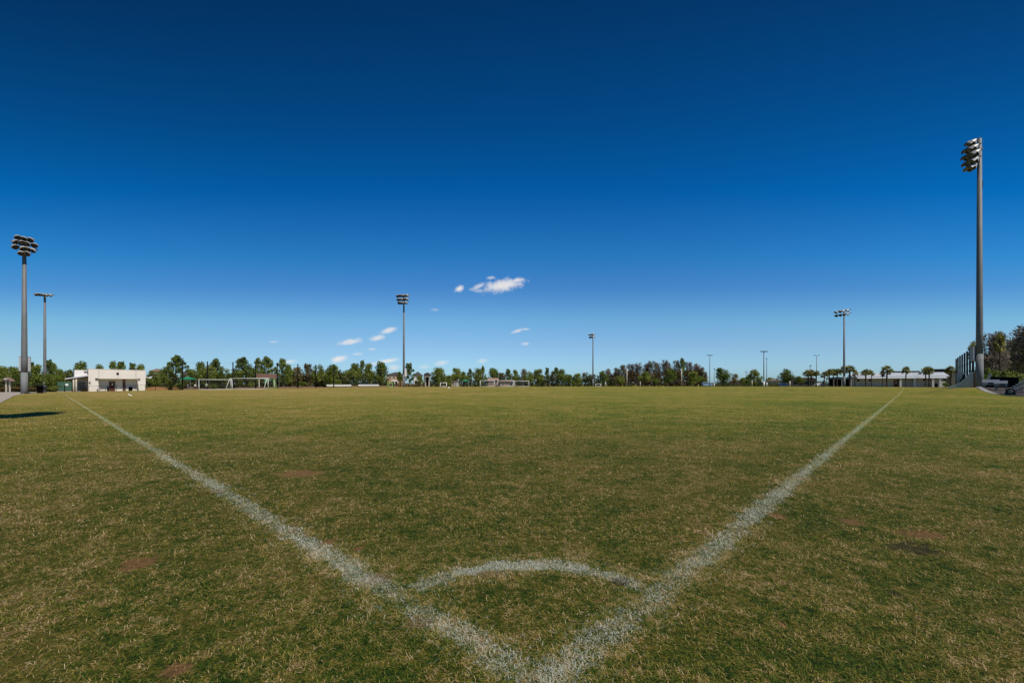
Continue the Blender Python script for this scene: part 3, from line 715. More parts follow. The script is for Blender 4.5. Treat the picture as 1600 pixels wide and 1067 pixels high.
# chain link fence in front
def chain_fence(label, us, Y, h, railm=DARK, mesh_op=.10, name='chain_link_fence', postr=.035):
    g0 = G(us[0], Y); t = thing(name, label, 'fence', g0); pts = [G(u, Y) - g0 for u in us]
    for p in pts: MB().tube([p - Vector((0, 0, .2)), p + Vector((0, 0, h))], postr, 6).build('post', railm, t, True)
    b = MB()
    for a, c in zip(pts[:-1], pts[1:]): b.tube([a + Vector((0, 0, h)), c + Vector((0, 0, h))], postr * .8, 6)
    b.build('top_rail', railm, t)
    b = MB()
    for a, c in zip(pts[:-1], pts[1:]):
        n = max(2, int((c - a).length / .30))
        for i in range(-int(h / .30), n):
            p = []
            for sgn in (1, -1):
                x0 = i * .30; x1 = x0 + h
                if sgn < 0: x0, x1 = x1, x0
                A = a + (c - a).normalized() * x0; B = a + (c - a).normalized() * x1
                if min(x0, x1) < 0 or max(x0, x1) > (c - a).length: continue
                b.tube([A, B + Vector((0, 0, h))], .0045, 3, False)
    b.build('wire_mesh', railm, t)
chain_fence('low black chain link fence crossing in front of the cream building', [125, 139, 153.5, 167.5, 182, 196.5, 211, 227, 243], 89, 1.15)
fr = Frame(100, 84); t = thing('windscreen_fence', 'green windscreen fence left of the cream building', 'fence', fr.g, fr.ang)
xa, xb = fr.q(89.5), fr.q(112)
MB().box(xa, xb, -.02, .02, .25, 1.95).build('windscreen', GREENF, t)
for x in (xa, 0, xb): MB().tube([(x, .06, -.3), (x, .06, 2.0)], .04, 8).build('post', DARK, t, True)
MB().box(xa, xb, -.06, .14, -.2, .16).build('kerb', CONC, t)
MB().lathe([(.24, 0), (.24, .03), (0, .03)], 14, (fr.q(104.3), -.03, 1.38), Matrix.Rotation(R(90), 3, 'X')).build('round_sign', WHITE, t)
g = G(101, 80); t = thing('fence_post', 'short black post standing in front of the green windscreen', 'post', g)
MB().tube([(0, 0, -.2), (0, 0, 1.2)], .06, 8).build('post', DARK, t, True); MB().lathe([(.075, 1.2), (.05, 1.26), (0, 1.27)], 8).build('cap', DARK, t)
g = G(12.5, 66); t = thing('park_sign', 'small wooden shelter sign on two pale posts at the left edge', 'sign', g)
for x in (-.28, .28): MB().box(x - .07, x + .07, -.07, .07, -.3, 1.9).build('post', WOODP, t)
MB().prism([(-.75, 1.75), (0, 2.3), (.75, 1.75), (.75, 1.68), (0, 2.2), (-.75, 1.68)], -.35, .35).build('roof', ROOFB, t)
MB().prism([(-.35, 1.95), (0, 2.17), (.35, 1.95)], -.36, -.34).build('gable_panel', WHITE, t)

# ------------------------------------------------------------------ long building on the right
rY = 157.0; fr = Frame(1405, rY, Z(604.2, rY), math.atan2(-.52, .854)); g = fr.g; rx = fr.q; rz_ = fr.qz
t = thing('field_house', 'long beige building with a two tier white metal roof behind the palms', 'building', g, fr.ang)
MB().box(rx(1331), rx(1478), 0, 12, -1, rz_(589.6)).build('wall', BEIGE, t)
aw = MB().prism([(0 - 1.6, rz_(591.2)), (0 - 1.6, rz_(590.6)), (0.6, rz_(588.2)), (.6, rz_(589.4))], rx(1339), rx(1478)); aw = aw.build('awning', ROOFW, t); aw.data.transform(Matrix(((0, 1, 0, 0), (1, 0, 0, 0), (0, 0, 1, 0), (0, 0, 0, 1)))); aw.data.flip_normals()
rf = MB(); e0, e1, zt0, zt1 = rx(1331), rx(1483), rz_(587.8), rz_(581.6)
rf.add([(e0, -.3, zt0), (e1, -.3, zt0), (e1, 6, zt1), (e0, 6, zt1), (e0, 12.5, zt0), (e1, 12.5, zt0), (e0, -.3, zt0 - .28), (e1, -.3, zt0 - .28), (e1, 12.5, zt0 - .28), (e0, 12.5, zt0 - .28)],
       [(0, 1, 2, 3), (3, 2, 5, 4), (6, 7, 1, 0), (9, 8, 7, 6), (4, 5, 8, 9), (0, 3, 4, 9, 6), (1, 7, 8, 5, 2)])
n = 60
for i in range(n + 1):
    x = e0 + (e1 - e0) * i / n; k = (zt1 - zt0) / 6.3
    rf.add([(x - .03, -.3, zt0 + .005), (x + .03, -.3, zt0 + .005), (x + .03, 6, zt1 + .005), (x - .03, 6, zt1 + .005), (x - .03, -.3, zt0 + .07), (x + .03, -.3, zt0 + .07), (x + .03, 6, zt1 + .07), (x - .03, 6, zt1 + .07)], [(4, 5, 6, 7), (0, 1, 5, 4), (0, 4, 7, 3), (1, 2, 6, 5)])
rf.build('roof', ROOFW, t)
MB().box(rx(1332), rx(1482), .05, 11.9, rz_(589.55), zt0 - .285).build('clerestory', mat('slate_band', (.16, .20, .26), .6), t)
d = MB().box(rx(1396.4), rx(1403.6), -.12, -.003, 0, rz_(594)).build('door', DOORM, t); MB().box(rx(1399.2), rx(1400.8), -.15, -.123, 1.2, 1.8).build('door_sign', WHITE, d)
for u in (1341, 1360, 1405.3, 1428.5, 1445, 1452, 1469, 1476):
    f = MB().box(rx(u) - .42, rx(u) + .42, -.08, -.003, rz_(595.3), rz_(592.4)).build('window_frame', DARK, t); MB().box(rx(u) - .34, rx(u) + .34, -.1, -.083, rz_(595.0), rz_(592.7)).build('pane', GLASS, f)
for u in (1405.8, 1427.5, 1456, 1467): MB().box(rx(u) - .28, rx(u) + .28, -1.5, -.95, -1, rz_(591.3)).build('column', STUCCO, t)
MB().box(rx(1468.3), rx(1476.5), -.14, -.003, 0, rz_(596.3)).build('roll_up_door', STUCCO2, t)
for u in (1392, 1440.8): MB().box(rx(u) - .35, rx(u) + .35, 2.2, 2.9, rz_(586), rz_(582)).build('roof_vent', STEEL, t)
MB().box(rx(1461), rx(1464), -.6, -.05, 0, 1.1).build('air_conditioner', BLACK, t)
fr = Frame(1437, 190, Z(604, 190)); t = thing('background_building', 'dark roofed building just showing over the ridge of the white roof', 'building', fr.g, fr.ang)
q = fr.q; qz = fr.qz
MB().box(q(1394), q(1484), 0, 8, 0, qz(581.4)).build('wall', TAN, t)
MB().box(q(1393), q(1437), -.4, 8.4, qz(581.35), qz(579.4)).box(q(1459), q(1485), -.4, 8.4, qz(581.35), qz(577)).build('roof', ROOFD, t)
MB().box(q(1484.3), q(1492), -3, 4, 0, qz(579)).build('side_wall', TAN, t)
fr = Frame(1255, 185, Z(604, 185)); t = thing('low_building', 'low taupe building behind the palms between the round tree and the white car', 'building', fr.g, fr.ang)
q = fr.q; qz = fr.qz
MB().box(q(1236), q(1275), 0, 9, -1, qz(592.5)).build('wall', TAUPE, t)
MB().prism([(q(1235), qz(592.45)), (q(1276.5), qz(592.45)), (q(1270), qz(589.6)), (q(1244), qz(590.2))], -.5, 9.5).build('roof', ROOFB, t)
for u in (1243, 1251.5, 1260, 1269): MB().box(q(u) - .8, q(u) + .8, -.06, -.003, qz(600.5), qz(595.5)).build('window', GLASS, t)
fr = Frame(1310, 165, Z(604, 165)); t = thing('shade_shelter', 'dark shelter with pale posts behind the dark floodlight pole', 'shelter', fr.g, fr.ang)
q = fr.q; qz = fr.qz
MB().prism([(q(1290), qz(592)), (q(1331), qz(592)), (q(1331), qz(590.4)), (q(1310), qz(588.8)), (q(1290), qz(590.4))], 0, 6).build('roof', mat('slate_roof', (.10, .12, .15), .6), t)
for u in (1292, 1303, 1315.5, 1330): MB().box(q(u) - .14, q(u) + .14, .2, .5, -1, qz(592.02)).build('post', STUCCO2, t)
MB().box(q(1294), q(1330), 5, 5.3, -1, qz(592.1)).build('back_wall', DARK, t)

# ------------------------------------------------------------------ skate ramp, trailer, benches and bleacher at right
kY = 64.0; fr = Frame(1505, kY, Z(606, kY)); g = fr.g; q = fr.q; qz = fr.qz
t = thing('skate_ramp', 'white quarter pipe skate ramp with a plywood end beside the tallest pole', 'skate ramp', g, fr.ang, 'skate ramps beside the pitch')
curve = [(q(1482), qz(604.3)), (q(1490), qz(602.6)), (q(1497), qz(599.5)), (q(1503), qz(595.6)), (q(1508), qz(591)), (q(1512), qz(586.5)), (q(1515.5), qz(582.4)), (q(1517.5), qz(581.2))]
MB().prism([(q(1482), -.4)] + curve + [(q(1520), qz(581.2)), (q(1520), -.4)], 0, 3.6).build('side_panel', mat('grey_ramp_side', (.48, .46, .42), .8, .18, .6), t)
b = MB()
for (xa_, za), (xb_, zb) in zip(curve[:-1], curve[1:]): b.add([(xa_, -.05, za + .03), (xb_, -.05, zb + .03), (xb_, 3.7, zb + .03), (xa_, 3.7, za + .03), (xa_, -.05, za - .1), (xb_, -.05, zb - .1)], [(0, 1, 2, 3), (4, 5, 1, 0)])
b.build('riding_surface', WHITE, t)
MB().box(q(1520) + .003, q(1525.8), .1, 3.5, -.4, qz(581.6)).build('plywood_end', WOOD, t)
MB().box(q(1520) + .003, q(1521), -.03, .097, -.4, qz(581.2)).box(q(1524.9), q(1525.9), -.03, .097, -.4, qz(581.2)).box(q(1521), q(1524.9), -.03, .097, qz(582.2), qz(581.2)).build('end_frame', WOODP, t)
MB().tube([(q(1517.5), -.06, qz(581.0)), (q(1517.5), 3.7, qz(581.0))], .05, 6).build('coping', STEEL, t)
MB().box(q(1482) - .1, q(1526), -.35, -.06, -.5, .02).build('kerb', CONC, t)
kY = 60.0; fr = Frame(1560, kY, Z(606, kY)); g = fr.g; q = fr.q; qz = fr.qz
t = thing('skate_ramp', 'dark sided quarter pipe with a pale curved edge behind the benches', 'skate ramp', g, fr.ang, 'skate ramps beside the pitch')
cv = [(q(1534), qz(604)), (q(1538), qz(600)), (q(1541.5), qz(594)), (q(1543.5), qz(588)), (q(1545), qz(584))]
MB().prism([(q(1534), -.5)] + cv + [(q(1549), qz(584)), (q(1549), qz(588)), (q(1592), qz(589.5)), (q(1592), -.5)], 0, 3.5).build('side_panel', BLACK, t)
b = MB()
for (xa_, za), (xb_, zb) in zip(cv[:-1], cv[1:]): b.add([(xa_, -.06, za), (xa_ + .3, -.06, za), (xb_ + .3, -.06, zb), (xb_, -.06, zb), (xa_, 3.5, za + .03), (xb_, 3.5, zb + .03)], [(0, 1, 2, 3), (0, 3, 5, 4)])
b.box(q(1544.6), q(1549.2), -.1, 3.5, qz(584.6), qz(583)).build('riding_surface', WOODP, t)
kY = 76.0; fr = Frame(1501, kY); g = fr.g; q = fr.q
t = thing('equipment_trailer', 'pale box trailer with a dark zigzag panel behind the skate ramp', 'trailer', g, fr.ang)
hh = Z(582, kY) - g.z
MB().box(q(1494.5), q(1509), 0, 3, .45, hh).build('box_body', PALEW, t)
MB().prism([(q(1499), .7), (q(1507.6), .9), (q(1507.6), hh - .2), (q(1504), hh - .5), (q(1503.5), hh * .6), (q(1499.5), hh * .45)], -.03, -.003).build('dark_panel', BLACK, t)
MB().prism([(q(1500.3), .95), (q(1503), 1.3), (q(1506.5), 1.0), (q(1506.5), .75)], -.05, -.033).build('orange_panel', WOOD, t)
for u in (1496.5, 1507): MB().lathe([(.32, -.1), (.36, 0), (.32, .1), (0, .1)], 14, (q(u), .2, .36), Matrix.Rotation(R(90), 3, 'X')).build('wheel', TYRE, t)
# slab with the curved edge
OUT = [(1533, 52), (1537, 50), (1543, 47.2), (1552, 45), (1563, 43.6), (1577, 42.6), (1600, 41.8), (1640, 41.0), (1700, 40.2)]
b = MB(); vs = []; fs = []
for i, (u, Y) in enumerate(OUT):
    for dy, dz in ((0, -.1), (0, .10), (.75, .10), (.75, -.1)):
        x = X(u, Y) + .2 * dy; vs.append((x, Y + dy, gz(X(u, Y), Y) + dz))
    if i:
        for k in range(3): a = (i - 1) * 4 + k; fs.append((a, a + 4, a + 5, a + 1))
b.add(vs, fs); o = b.build('kerb', CONC); o['kind'] = 'structure'
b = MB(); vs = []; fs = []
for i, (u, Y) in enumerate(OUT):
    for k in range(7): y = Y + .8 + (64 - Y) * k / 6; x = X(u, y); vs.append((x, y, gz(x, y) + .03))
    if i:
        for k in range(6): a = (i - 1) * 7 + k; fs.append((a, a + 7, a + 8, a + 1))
b.add(vs, fs); o = b.build('shaded_soil', mat('shade_toned_soil', (.05, .038, .028), .95, .35, .8), None, True); o['kind'] = 'structure'  # dark soil, with the shade around the bleacher put into its colour
# player bench: two seats with backrests
def bench(label, x, y, w, rz):
    t = thing('player_bench', label, 'bench', (x, y, gz(x, y) + .12), rz, 'aluminium benches by the skate ramp')
    MB().box(-w / 2, w / 2, -.18, .18, .43, .48).box(-w / 2 + .02, w / 2 - .02, .155, .185, .38, .43).build('seat', ALU, t)
    b = MB()
    b.add([(-w / 2, .27, .66), (w / 2, .27, .66), (w / 2, .36, .98), (-w / 2, .36, .98), (-w / 2, .30, .655), (w / 2, .30, .655), (w / 2, .39, .975), (-w / 2, .39, .975)], [(0, 1, 2, 3), (7, 6, 5, 4), (3, 2, 6, 7), (1, 0, 4, 5), (0, 3, 7, 4), (2, 1, 5, 6)]); b.build('backrest', ALU, t)
    for s in (-.36, .36):
        MB().box(s * w - .04, s * w + .04, -.1, .1, -.05, .43).box(s * w - .05, s * w + .05, -.25, .32, -.06, 0).build('leg', STEEL, t)
        MB().tube([(s * w, .12, .43), (s * w, .30, .6), (s * w, .41, .95)], .025, 6).build('back_support', STEEL, t, True)
xb_ = X(1552, 47.5); bench('left one of two aluminium benches at the edge of the slab', X(1548.5, 49), 49, 1.35, R(-44))
bench('right one of two aluminium benches, nearer the wheeled bleacher', X(1564, 47.6), 47.6, 1.05, R(-44))
# wheeled tip-up bleacher seen from its end
g = Vector((X(1579, 43.6), 43.6, gz(X(1579, 43.6), 43.6) + .12)); t = thing('bleacher', 'aluminium bleacher on a towing wheel at the right edge', 'bleacher', g, R(-45))
def tier(k): return (-.05 + .18 * k, .42 + .17 * k)
for k in range(9):
    x, z = tier(k); c, s_ = math.cos(R(-52)), math.sin(R(-52)); pr = [(x + a * c - b * s_, z + a * s_ + b * c) for a, b in ((0, 0), (.26, 0), (.26, .05), (0, .05))]
    MB().prism(pr, .1, 2.4).build('seat_plank', ALU, t)
for yy in (.0, 2.45):
    MB().tube([(-.2, yy, .18), (1.9, yy, 1.45)], .05, 6).build('stringer', ALU, t)
    MB().tube([(.15, yy, .12), (2.1, yy, 1.15)], .045, 6).build('stringer', ALU, t)
    MB().tube([(-.4, yy, .12), (3.2, yy, .12)], .05, 6).build('base_rail', ALU, t)
    for k in (1, 3, 5, 7): x, z = tier(k); MB().tube([(x + .1, yy, z - .2), (x + .1, yy, .15)], .022, 5).build('upright', DARK, t)
    MB().tube([(1.7, yy, .12), (1.75, yy, 1.35)], .035, 6).build('upright', STEEL, t)
wl = MB().lathe([(.20, -.10), (.30, -.10), (.34, -.05), (.34, .05), (.30, .10), (.20, .10)], 18, (0, -.05, .22), Matrix.Rotation(R(90), 3, 'X')).build('wheel', TYRE, t, True)
MB().lathe([(0, -.06), (.14, -.06), (.2, -.09), (.2, .09), (.1, .12), (0, .12)], 14, (0, -.05, .22), Matrix.Rotation(R(90), 3, 'X')).build('rim', STEEL, wl)

# ------------------------------------------------------------------ white low benches, sign board, sheds, kiosk, canopies
def low_bench(label, u0, u1, Y, v0, v1):
    fr = Frame((u0 + u1) / 2, Y); gA = fr.g; w = fr.q(u1) - fr.q(u0); z0 = Z(v1, Y) - gA.z; z1 = Z(v0, Y) - gA.z
    t = thing('team_bench', label, 'bench', gA, fr.ang, 'long white team benches')
    MB().box(-w / 2, w / 2, 0, .35, z1 - .07, z1).build('seat', WHITE, t)
    MB().box(-w / 2, w / 2, -.03, -.003, z0, z1 - .02).build('front_panel', WHITE, t)
    for k in range(5): x = -w / 2 + .2 + (w - .4) * k / 4; MB().box(x - .05, x + .05, .03, .32, -.2, z1 - .073).build('leg', STEEL, t)
low_bench('long white team bench left of its shorter twin at the field edge', 510.5, 549, 112, 600.9, 603.2)
low_bench('shorter white team bench, right of the longer one', 560, 592, 114, 600.6, 602.9)
Y = 130; fr = Frame(416, Y); g = fr.g; t = thing('scoreboard', 'wide brown scoreboard panel on two posts behind the large goal', 'scoreboard', g, fr.ang)
q = fr.q; qz = fr.qz
MB().box(q(399), q(434), 0, .4, qz(590.3), qz(584.6)).build('panel', SIGNB, t)
MB().box(q(398.8), q(434.2), -.06, .44, qz(584.55), qz(584.0)).box(q(398.8), q(434.2), -.06, .44, qz(591), qz(590.35)).build('frame', mat('dusty_trim', (.28, .2, .17), .8), t)
for u in (405, 429): MB().box(q(u) - .14, q(u) + .14, .1, .35, -.4, qz(591.05)).build('post', WOODP, t)
def kiosk():
    Y = 150; g = G(668, Y); t = thing('information_kiosk', 'dark panel between two pale posts under a small roof right of the white house', 'kiosk', g)
    q = lambda u: X(u, Y) - g.x; qz = lambda v: Z(v, Y) - g.z
    for u in (665, 670.5): MB().box(q(u) - .17, q(u) + .17, -.17, .17, -.3, qz(588)).build('post', WOODP, t)
    MB().box(q(666), q(669.6), -.05, .05, qz(602), qz(588.6)).build('panel', BLACK, t)
    MB().prism([(q(662.5), qz(587.97)), (q(673), qz(587.97)), (q(672.4), qz(584.5)), (q(668.5), qz(582)), (q(663.5), qz(584))], -1.0, 1.0).build('roof', ROOFD, t)
    MB().box(q(662.7), q(673), -1.05, 1.05, qz(588.8), qz(588.0)).build('fascia', WOODP, t)
kiosk()
Y = 150; g = G(710.5, Y); t = thing('garden_shed', 'small pale shed with a dark roof right of the small white goal', 'shed', g)
q = lambda u: X(u, Y) - g.x; qz = lambda v: Z(v, Y) - g.z
MB().box(q(705.5), q(708.8), .2, 2.2, -.3, qz(596.4)).build('open_side', TAN, t); MB().box(q(709), q(715.3), 0, 2.2, -.3, qz(596)).build('wall', PALEW, t)
MB().prism([(q(704.8), qz(595.95)), (q(716), qz(595.95)), (q(715.5), qz(594.6)), (q(706), qz(594.6))], -.2, 2.5).build('roof', ROOFB, t)
MB().box(q(710.5), q(713), -.05, -.003, 0, qz(597.6)).build('door', TAUPE, t)
def canopy(label, u, Y, wpx, vtop, veave, tables=True):
    g = G(u, Y); t = thing('canopy_tent', label, 'canopy', g, R(8), 'green canopies behind the pitch'); w = wpx / F * Y / 2; ze = Z(veave, Y) - g.z; zt2 = Z(vtop, Y) - g.z
    b = MB(); c = [(-w, -w), (w, -w), (w, w), (-w, w)]
    b.add([(x, y, ze) for x, y in c] + [(0, 0, zt2)] + [(x, y, ze - .22) for x, y in c], [(0, 1, 4), (1, 2, 4), (2, 3, 4), (3, 0, 4), (5, 6, 1, 0), (6, 7, 2, 1), (7, 8, 3, 2), (8, 5, 0, 3)]); b.build('canopy_top', GREENC, t)
    for x, y in c: MB().tube([(x * .96, y * .96, -.2), (x * .96, y * .96, ze)], .04, 6).build('leg', ALU, t)
canopy('green peaked canopy tent right of the first black net post', 294, 118, 15, 588.3, 592)
canopy('wide green canopy tent between the scoreboard and the brown tree', 453, 150, 24, 589.2, 592.2)
canopy('far green canopy tent right of the pale shed', 727, 170, 10.5, 592.6, 594.8)
def picnic(label, u, Y, rz):
    g = G(u, Y); t = thing('picnic_table', label, 'table', g, rz, 'picnic tables under the green canopies')
    MB().box(-.9, .9, -.38, .38, .72, .77).build('tabletop', WOODP, t)
    for s in (-1, 1):
        MB().box(-.9, .9, s * .62 - .14, s * .62 + .14, .43, .47).build('bench_seat', WOODP, t)
        MB().tube([(s * .6, -.6, 0), (s * .6, -.2, .72)], .05, 6).tube([(s * .6, .6, 0), (s * .6, .2, .72)], .05, 6).box(s * .6 - .04, s * .6 + .04, -.7, .7, .37, .425).build('leg', DARK, t)
picnic('picnic table among the people by the green peaked canopy', 300, 115, R(12)); picnic('picnic table under the wide green canopy tent', 452, 149, 0)

# ------------------------------------------------------------------ houses behind the trees
def house(label, u0, u1, Y, veave, vtop, wall, hip=True, wins=(), porch=None, roofm=ROOFD, name='house', depth=10):
    fr = Frame((u0 + u1) / 2, Y); g = fr.g; q = fr.q; qz = fr.qz
    t = thing(name, label, 'house', g, fr.ang, None); x0, x1 = q(u0), q(u1); ze, zp = qz(veave), qz(vtop)
    MB().box(x0, x1, 0, depth, -1.5, ze).build('wall', wall, t)
    o = .45; b = MB(); w = x1 - x0; k = min(w / 2 - .3, depth / 2) if hip else -o
    b.add([(x0 - o, -o, ze + .003), (x1 + o, -o, ze + .003), (x1 + o, depth + o, ze + .003), (x0 - o, depth + o, ze + .003), (x0 + k, depth / 2, zp), (x1 - k, depth / 2, zp), (x0 - o, -o, ze + .2), (x1 + o, -o, ze + .2), (x1 + o, depth + o, ze + .2), (x0 - o, depth + o, ze + .2)],
          [(3, 2, 1, 0), (0, 1, 7, 6), (1, 2, 8, 7), (2, 3, 9, 8), (3, 0, 6, 9), (6, 7, 5, 4), (7, 8, 5), (8, 9, 4, 5), (9, 6, 4)]); b.build('roof', roofm, t)
    for (ua, ub, va, vb) in wins:
        f = MB().box(q(ua), q(ub), -.1, -.003, qz(vb), qz(va)).build('window', WHITE, t); MB().box(q(ua) + .12, q(ub) - .12, -.13, -.103, qz(vb) + .12, qz(va) - .12).build('pane', GLASS, f)
    if porch:
        ua, ub, va, vb = porch
        p = MB().box(q(ua), q(ub), -2.6, -.003, qz(vb), qz(va)).build('porch', WHITE, t)
        for u in (ua, (ua + ub) / 2, ub): MB().box(q(u) - .18 + (.18 if u == ua else -.18 if u == ub else 0), q(u) + .18 + (.18 if u == ua else -.18 if u == ub else 0), -2.55, -2.2, -1, qz(vb) - .003).build('porch_post', WHITE, p)
        MB().box(q(ua) + .4, q(ub) - .4, -.12, -.1, -.5, qz(vb) - .3).build('patio_opening', GLASS, p)
house('two storey peach house with a dark hip roof left of the three row floodlight pole', 604, 633, 230, 586.2, 581, ORANGEW, True, [(608, 611, 588, 591.5), (614, 617.5, 588, 591.5), (626, 629, 588.5, 591.5)], (611.5, 622, 594, 595.8))
house('white house with a grey gable roof behind the three row floodlight pole', 646, 659.5, 230, 587, 580.5, PALEW, True, [(650.5, 655, 587.8, 591)], (646.8, 659, 592.8, 594.6))
house('tan house half hidden behind the trees above the white team benches', 531, 545, 230, 589, 583, TAN, True, [(534, 537, 592, 595.5)], None, ROOFB)
house('grey roofed house showing between the trees right of the cream building', 235, 256, 190, 580.5, 575.5, PALEW, True, [(244, 248, 583, 586)], None, ROOFB)
house('brown roofed house between the trees left of the cream building', 90, 106, 150, 588.5, 583, TAN, True, [(94, 97, 590, 593)], None, ROOFB)
house('pale house hidden by the trees behind the green peaked canopy', 284, 300, 200, 585, 578, PALEW, True, [(287, 290, 587, 590)], None, ROOFD)
house('low house with a dusty pink roof behind the leftmost far goal', 763, 778, 205, 594.6, 590.4, PINKW, False, [(766, 769, 596.5, 599.5), (772, 775, 596.5, 599.5)], None, mat('pink_tile_roof', (.30, .20, .16), .9))
house('low pinkish walled building behind the middle far goal', 781, 805.5, 200, 596.6, 594.2, mat('pink_wall', (.36, .26, .215), .9), False, [(785, 788, 598, 601), (796, 801, 598, 602)], None, ROOFB, depth=7)
house('tiny pale house in the trees right of the far goals', 850, 858, 300, 597, 594, TAN, True, [(852, 854, 598, 600)], None, PALEW)
house('tan house in the bushes left of the round tree beside the blue car', 1197, 1218, 320, 595, 592.6, TAN, True, [(1201, 1204, 596.5, 599), (1208, 1211, 596.5, 599)], None, ROOFB)
house('brown house low behind the pale blue van and lamp post', 1141, 1158, 320, 595.5, 592, PINKW, True, [(1146, 1149, 597, 600)], None, ROOFB)

# ------------------------------------------------------------------ vehicles
def car(name, label, cat, u, Y, prof, glassprof, paint, wheels, width=1.8, rz=0):
    g = G(u, Y); t = thing(name, label, cat, g, rz, None)
    bm = bmesh.new(); w = width / 2
    rings = []
    for y, s in ((-w, .93), (-w * .86, 1.), (w * .86, 1.), (w, .93)):
        rings.append([bm.verts.new((x, y, .28 + (z - .28) * (s if z > .3 else 1))) for x, z in prof])
    n = len(prof)
    for a, b in zip(rings[:-1], rings[1:]):
        for k in range(n): bm.faces.new((a[k], a[(k + 1) % n], b[(k + 1) % n], b[k]))
    bm.faces.new(rings[0][::-1]); bm.faces.new(rings[-1]); bmesh.ops.recalc_face_normals(bm, faces=bm.faces[:])
    me = bpy.data.meshes.new('body'); bm.to_mesh(me); bm.free(); me.materials.append(paint); link('body', me, t)
    for gp in glassprof:
        MB().prism(gp, -w - .012, -w + .02).build('side_window', GLASS, t)
    for x in wheels:
        for s in (-1, 1):
            wh = MB().lathe([(.2, -.1), (.31, -.1), (.33, -.06), (.33, .06), (.31, .1), (.2, .1)], 16, (x, s * (w - .07), .33), Matrix.Rotation(R(90), 3, 'X')).build('wheel', TYRE, t, True)
            MB().lathe([(0, -.09), (.2, -.085), (.2, .085), (0, .09)], 12, (x, s * (w - .07), .33), Matrix.Rotation(R(90), 3, 'X')).build('rim', ALU, wh)
    xs = [p[0] for p in prof]
    for x, m in ((min(xs) + .05, LENS), (max(xs) - .05, WHITE)):
        MB().box(x - .07, x + .07, -w * .93 - .02, -w * .7, .62, .78).build('headlight' if m is WHITE else 'tail_light', m, t)
SED = [(-2.2, .28), (-2.25, .8), (-1.9, .95), (-1.3, 1.42), (-.2, 1.46), (.5, 1.4), (1.1, .98), (2.0, .85), (2.2, .6), (2.2, .28)]
SEDG = [[(-1.55, .98), (-1.2, 1.34), (-.25, 1.36), (-.25, .96)], [(-.15, .96), (-.15, 1.36), (.45, 1.32), (.85, .98)]]
VAN = [(-2.3, .3), (-2.35, 1.0), (-2.3, 1.95), (-2.1, 2.05), (1.1, 2.05), (1.6, 1.3), (2.3, 1.05), (2.4, .6), (2.4, .3)]
VANG = [[(-2.0, 1.25), (-2.0, 1.8), (-.8, 1.8), (-.8, 1.25)], [(-.65, 1.25), (-.65, 1.8), (.35, 1.8), (.35, 1.25)], [(.5, 1.25), (.5, 1.8), (1.05, 1.8), (1.45, 1.25)]]
car('parked_van', 'pale blue van parked beyond the pitch left of the first round tree', 'van', 1104.5, 215, VAN, VANG, PBLUE, (-1.5, 1.5), 1.9, R(4))
car('parked_car', 'dark blue car parked under the round tree left of the palms', 'car', 1224, 200, SED, SEDG, BLUE, (-1.4, 1.35))
car('parked_car', 'white car parked between the palms left of the dark floodlight pole', 'car', 1283, 172, SED, SEDG, CARW, (-1.4, 1.35))

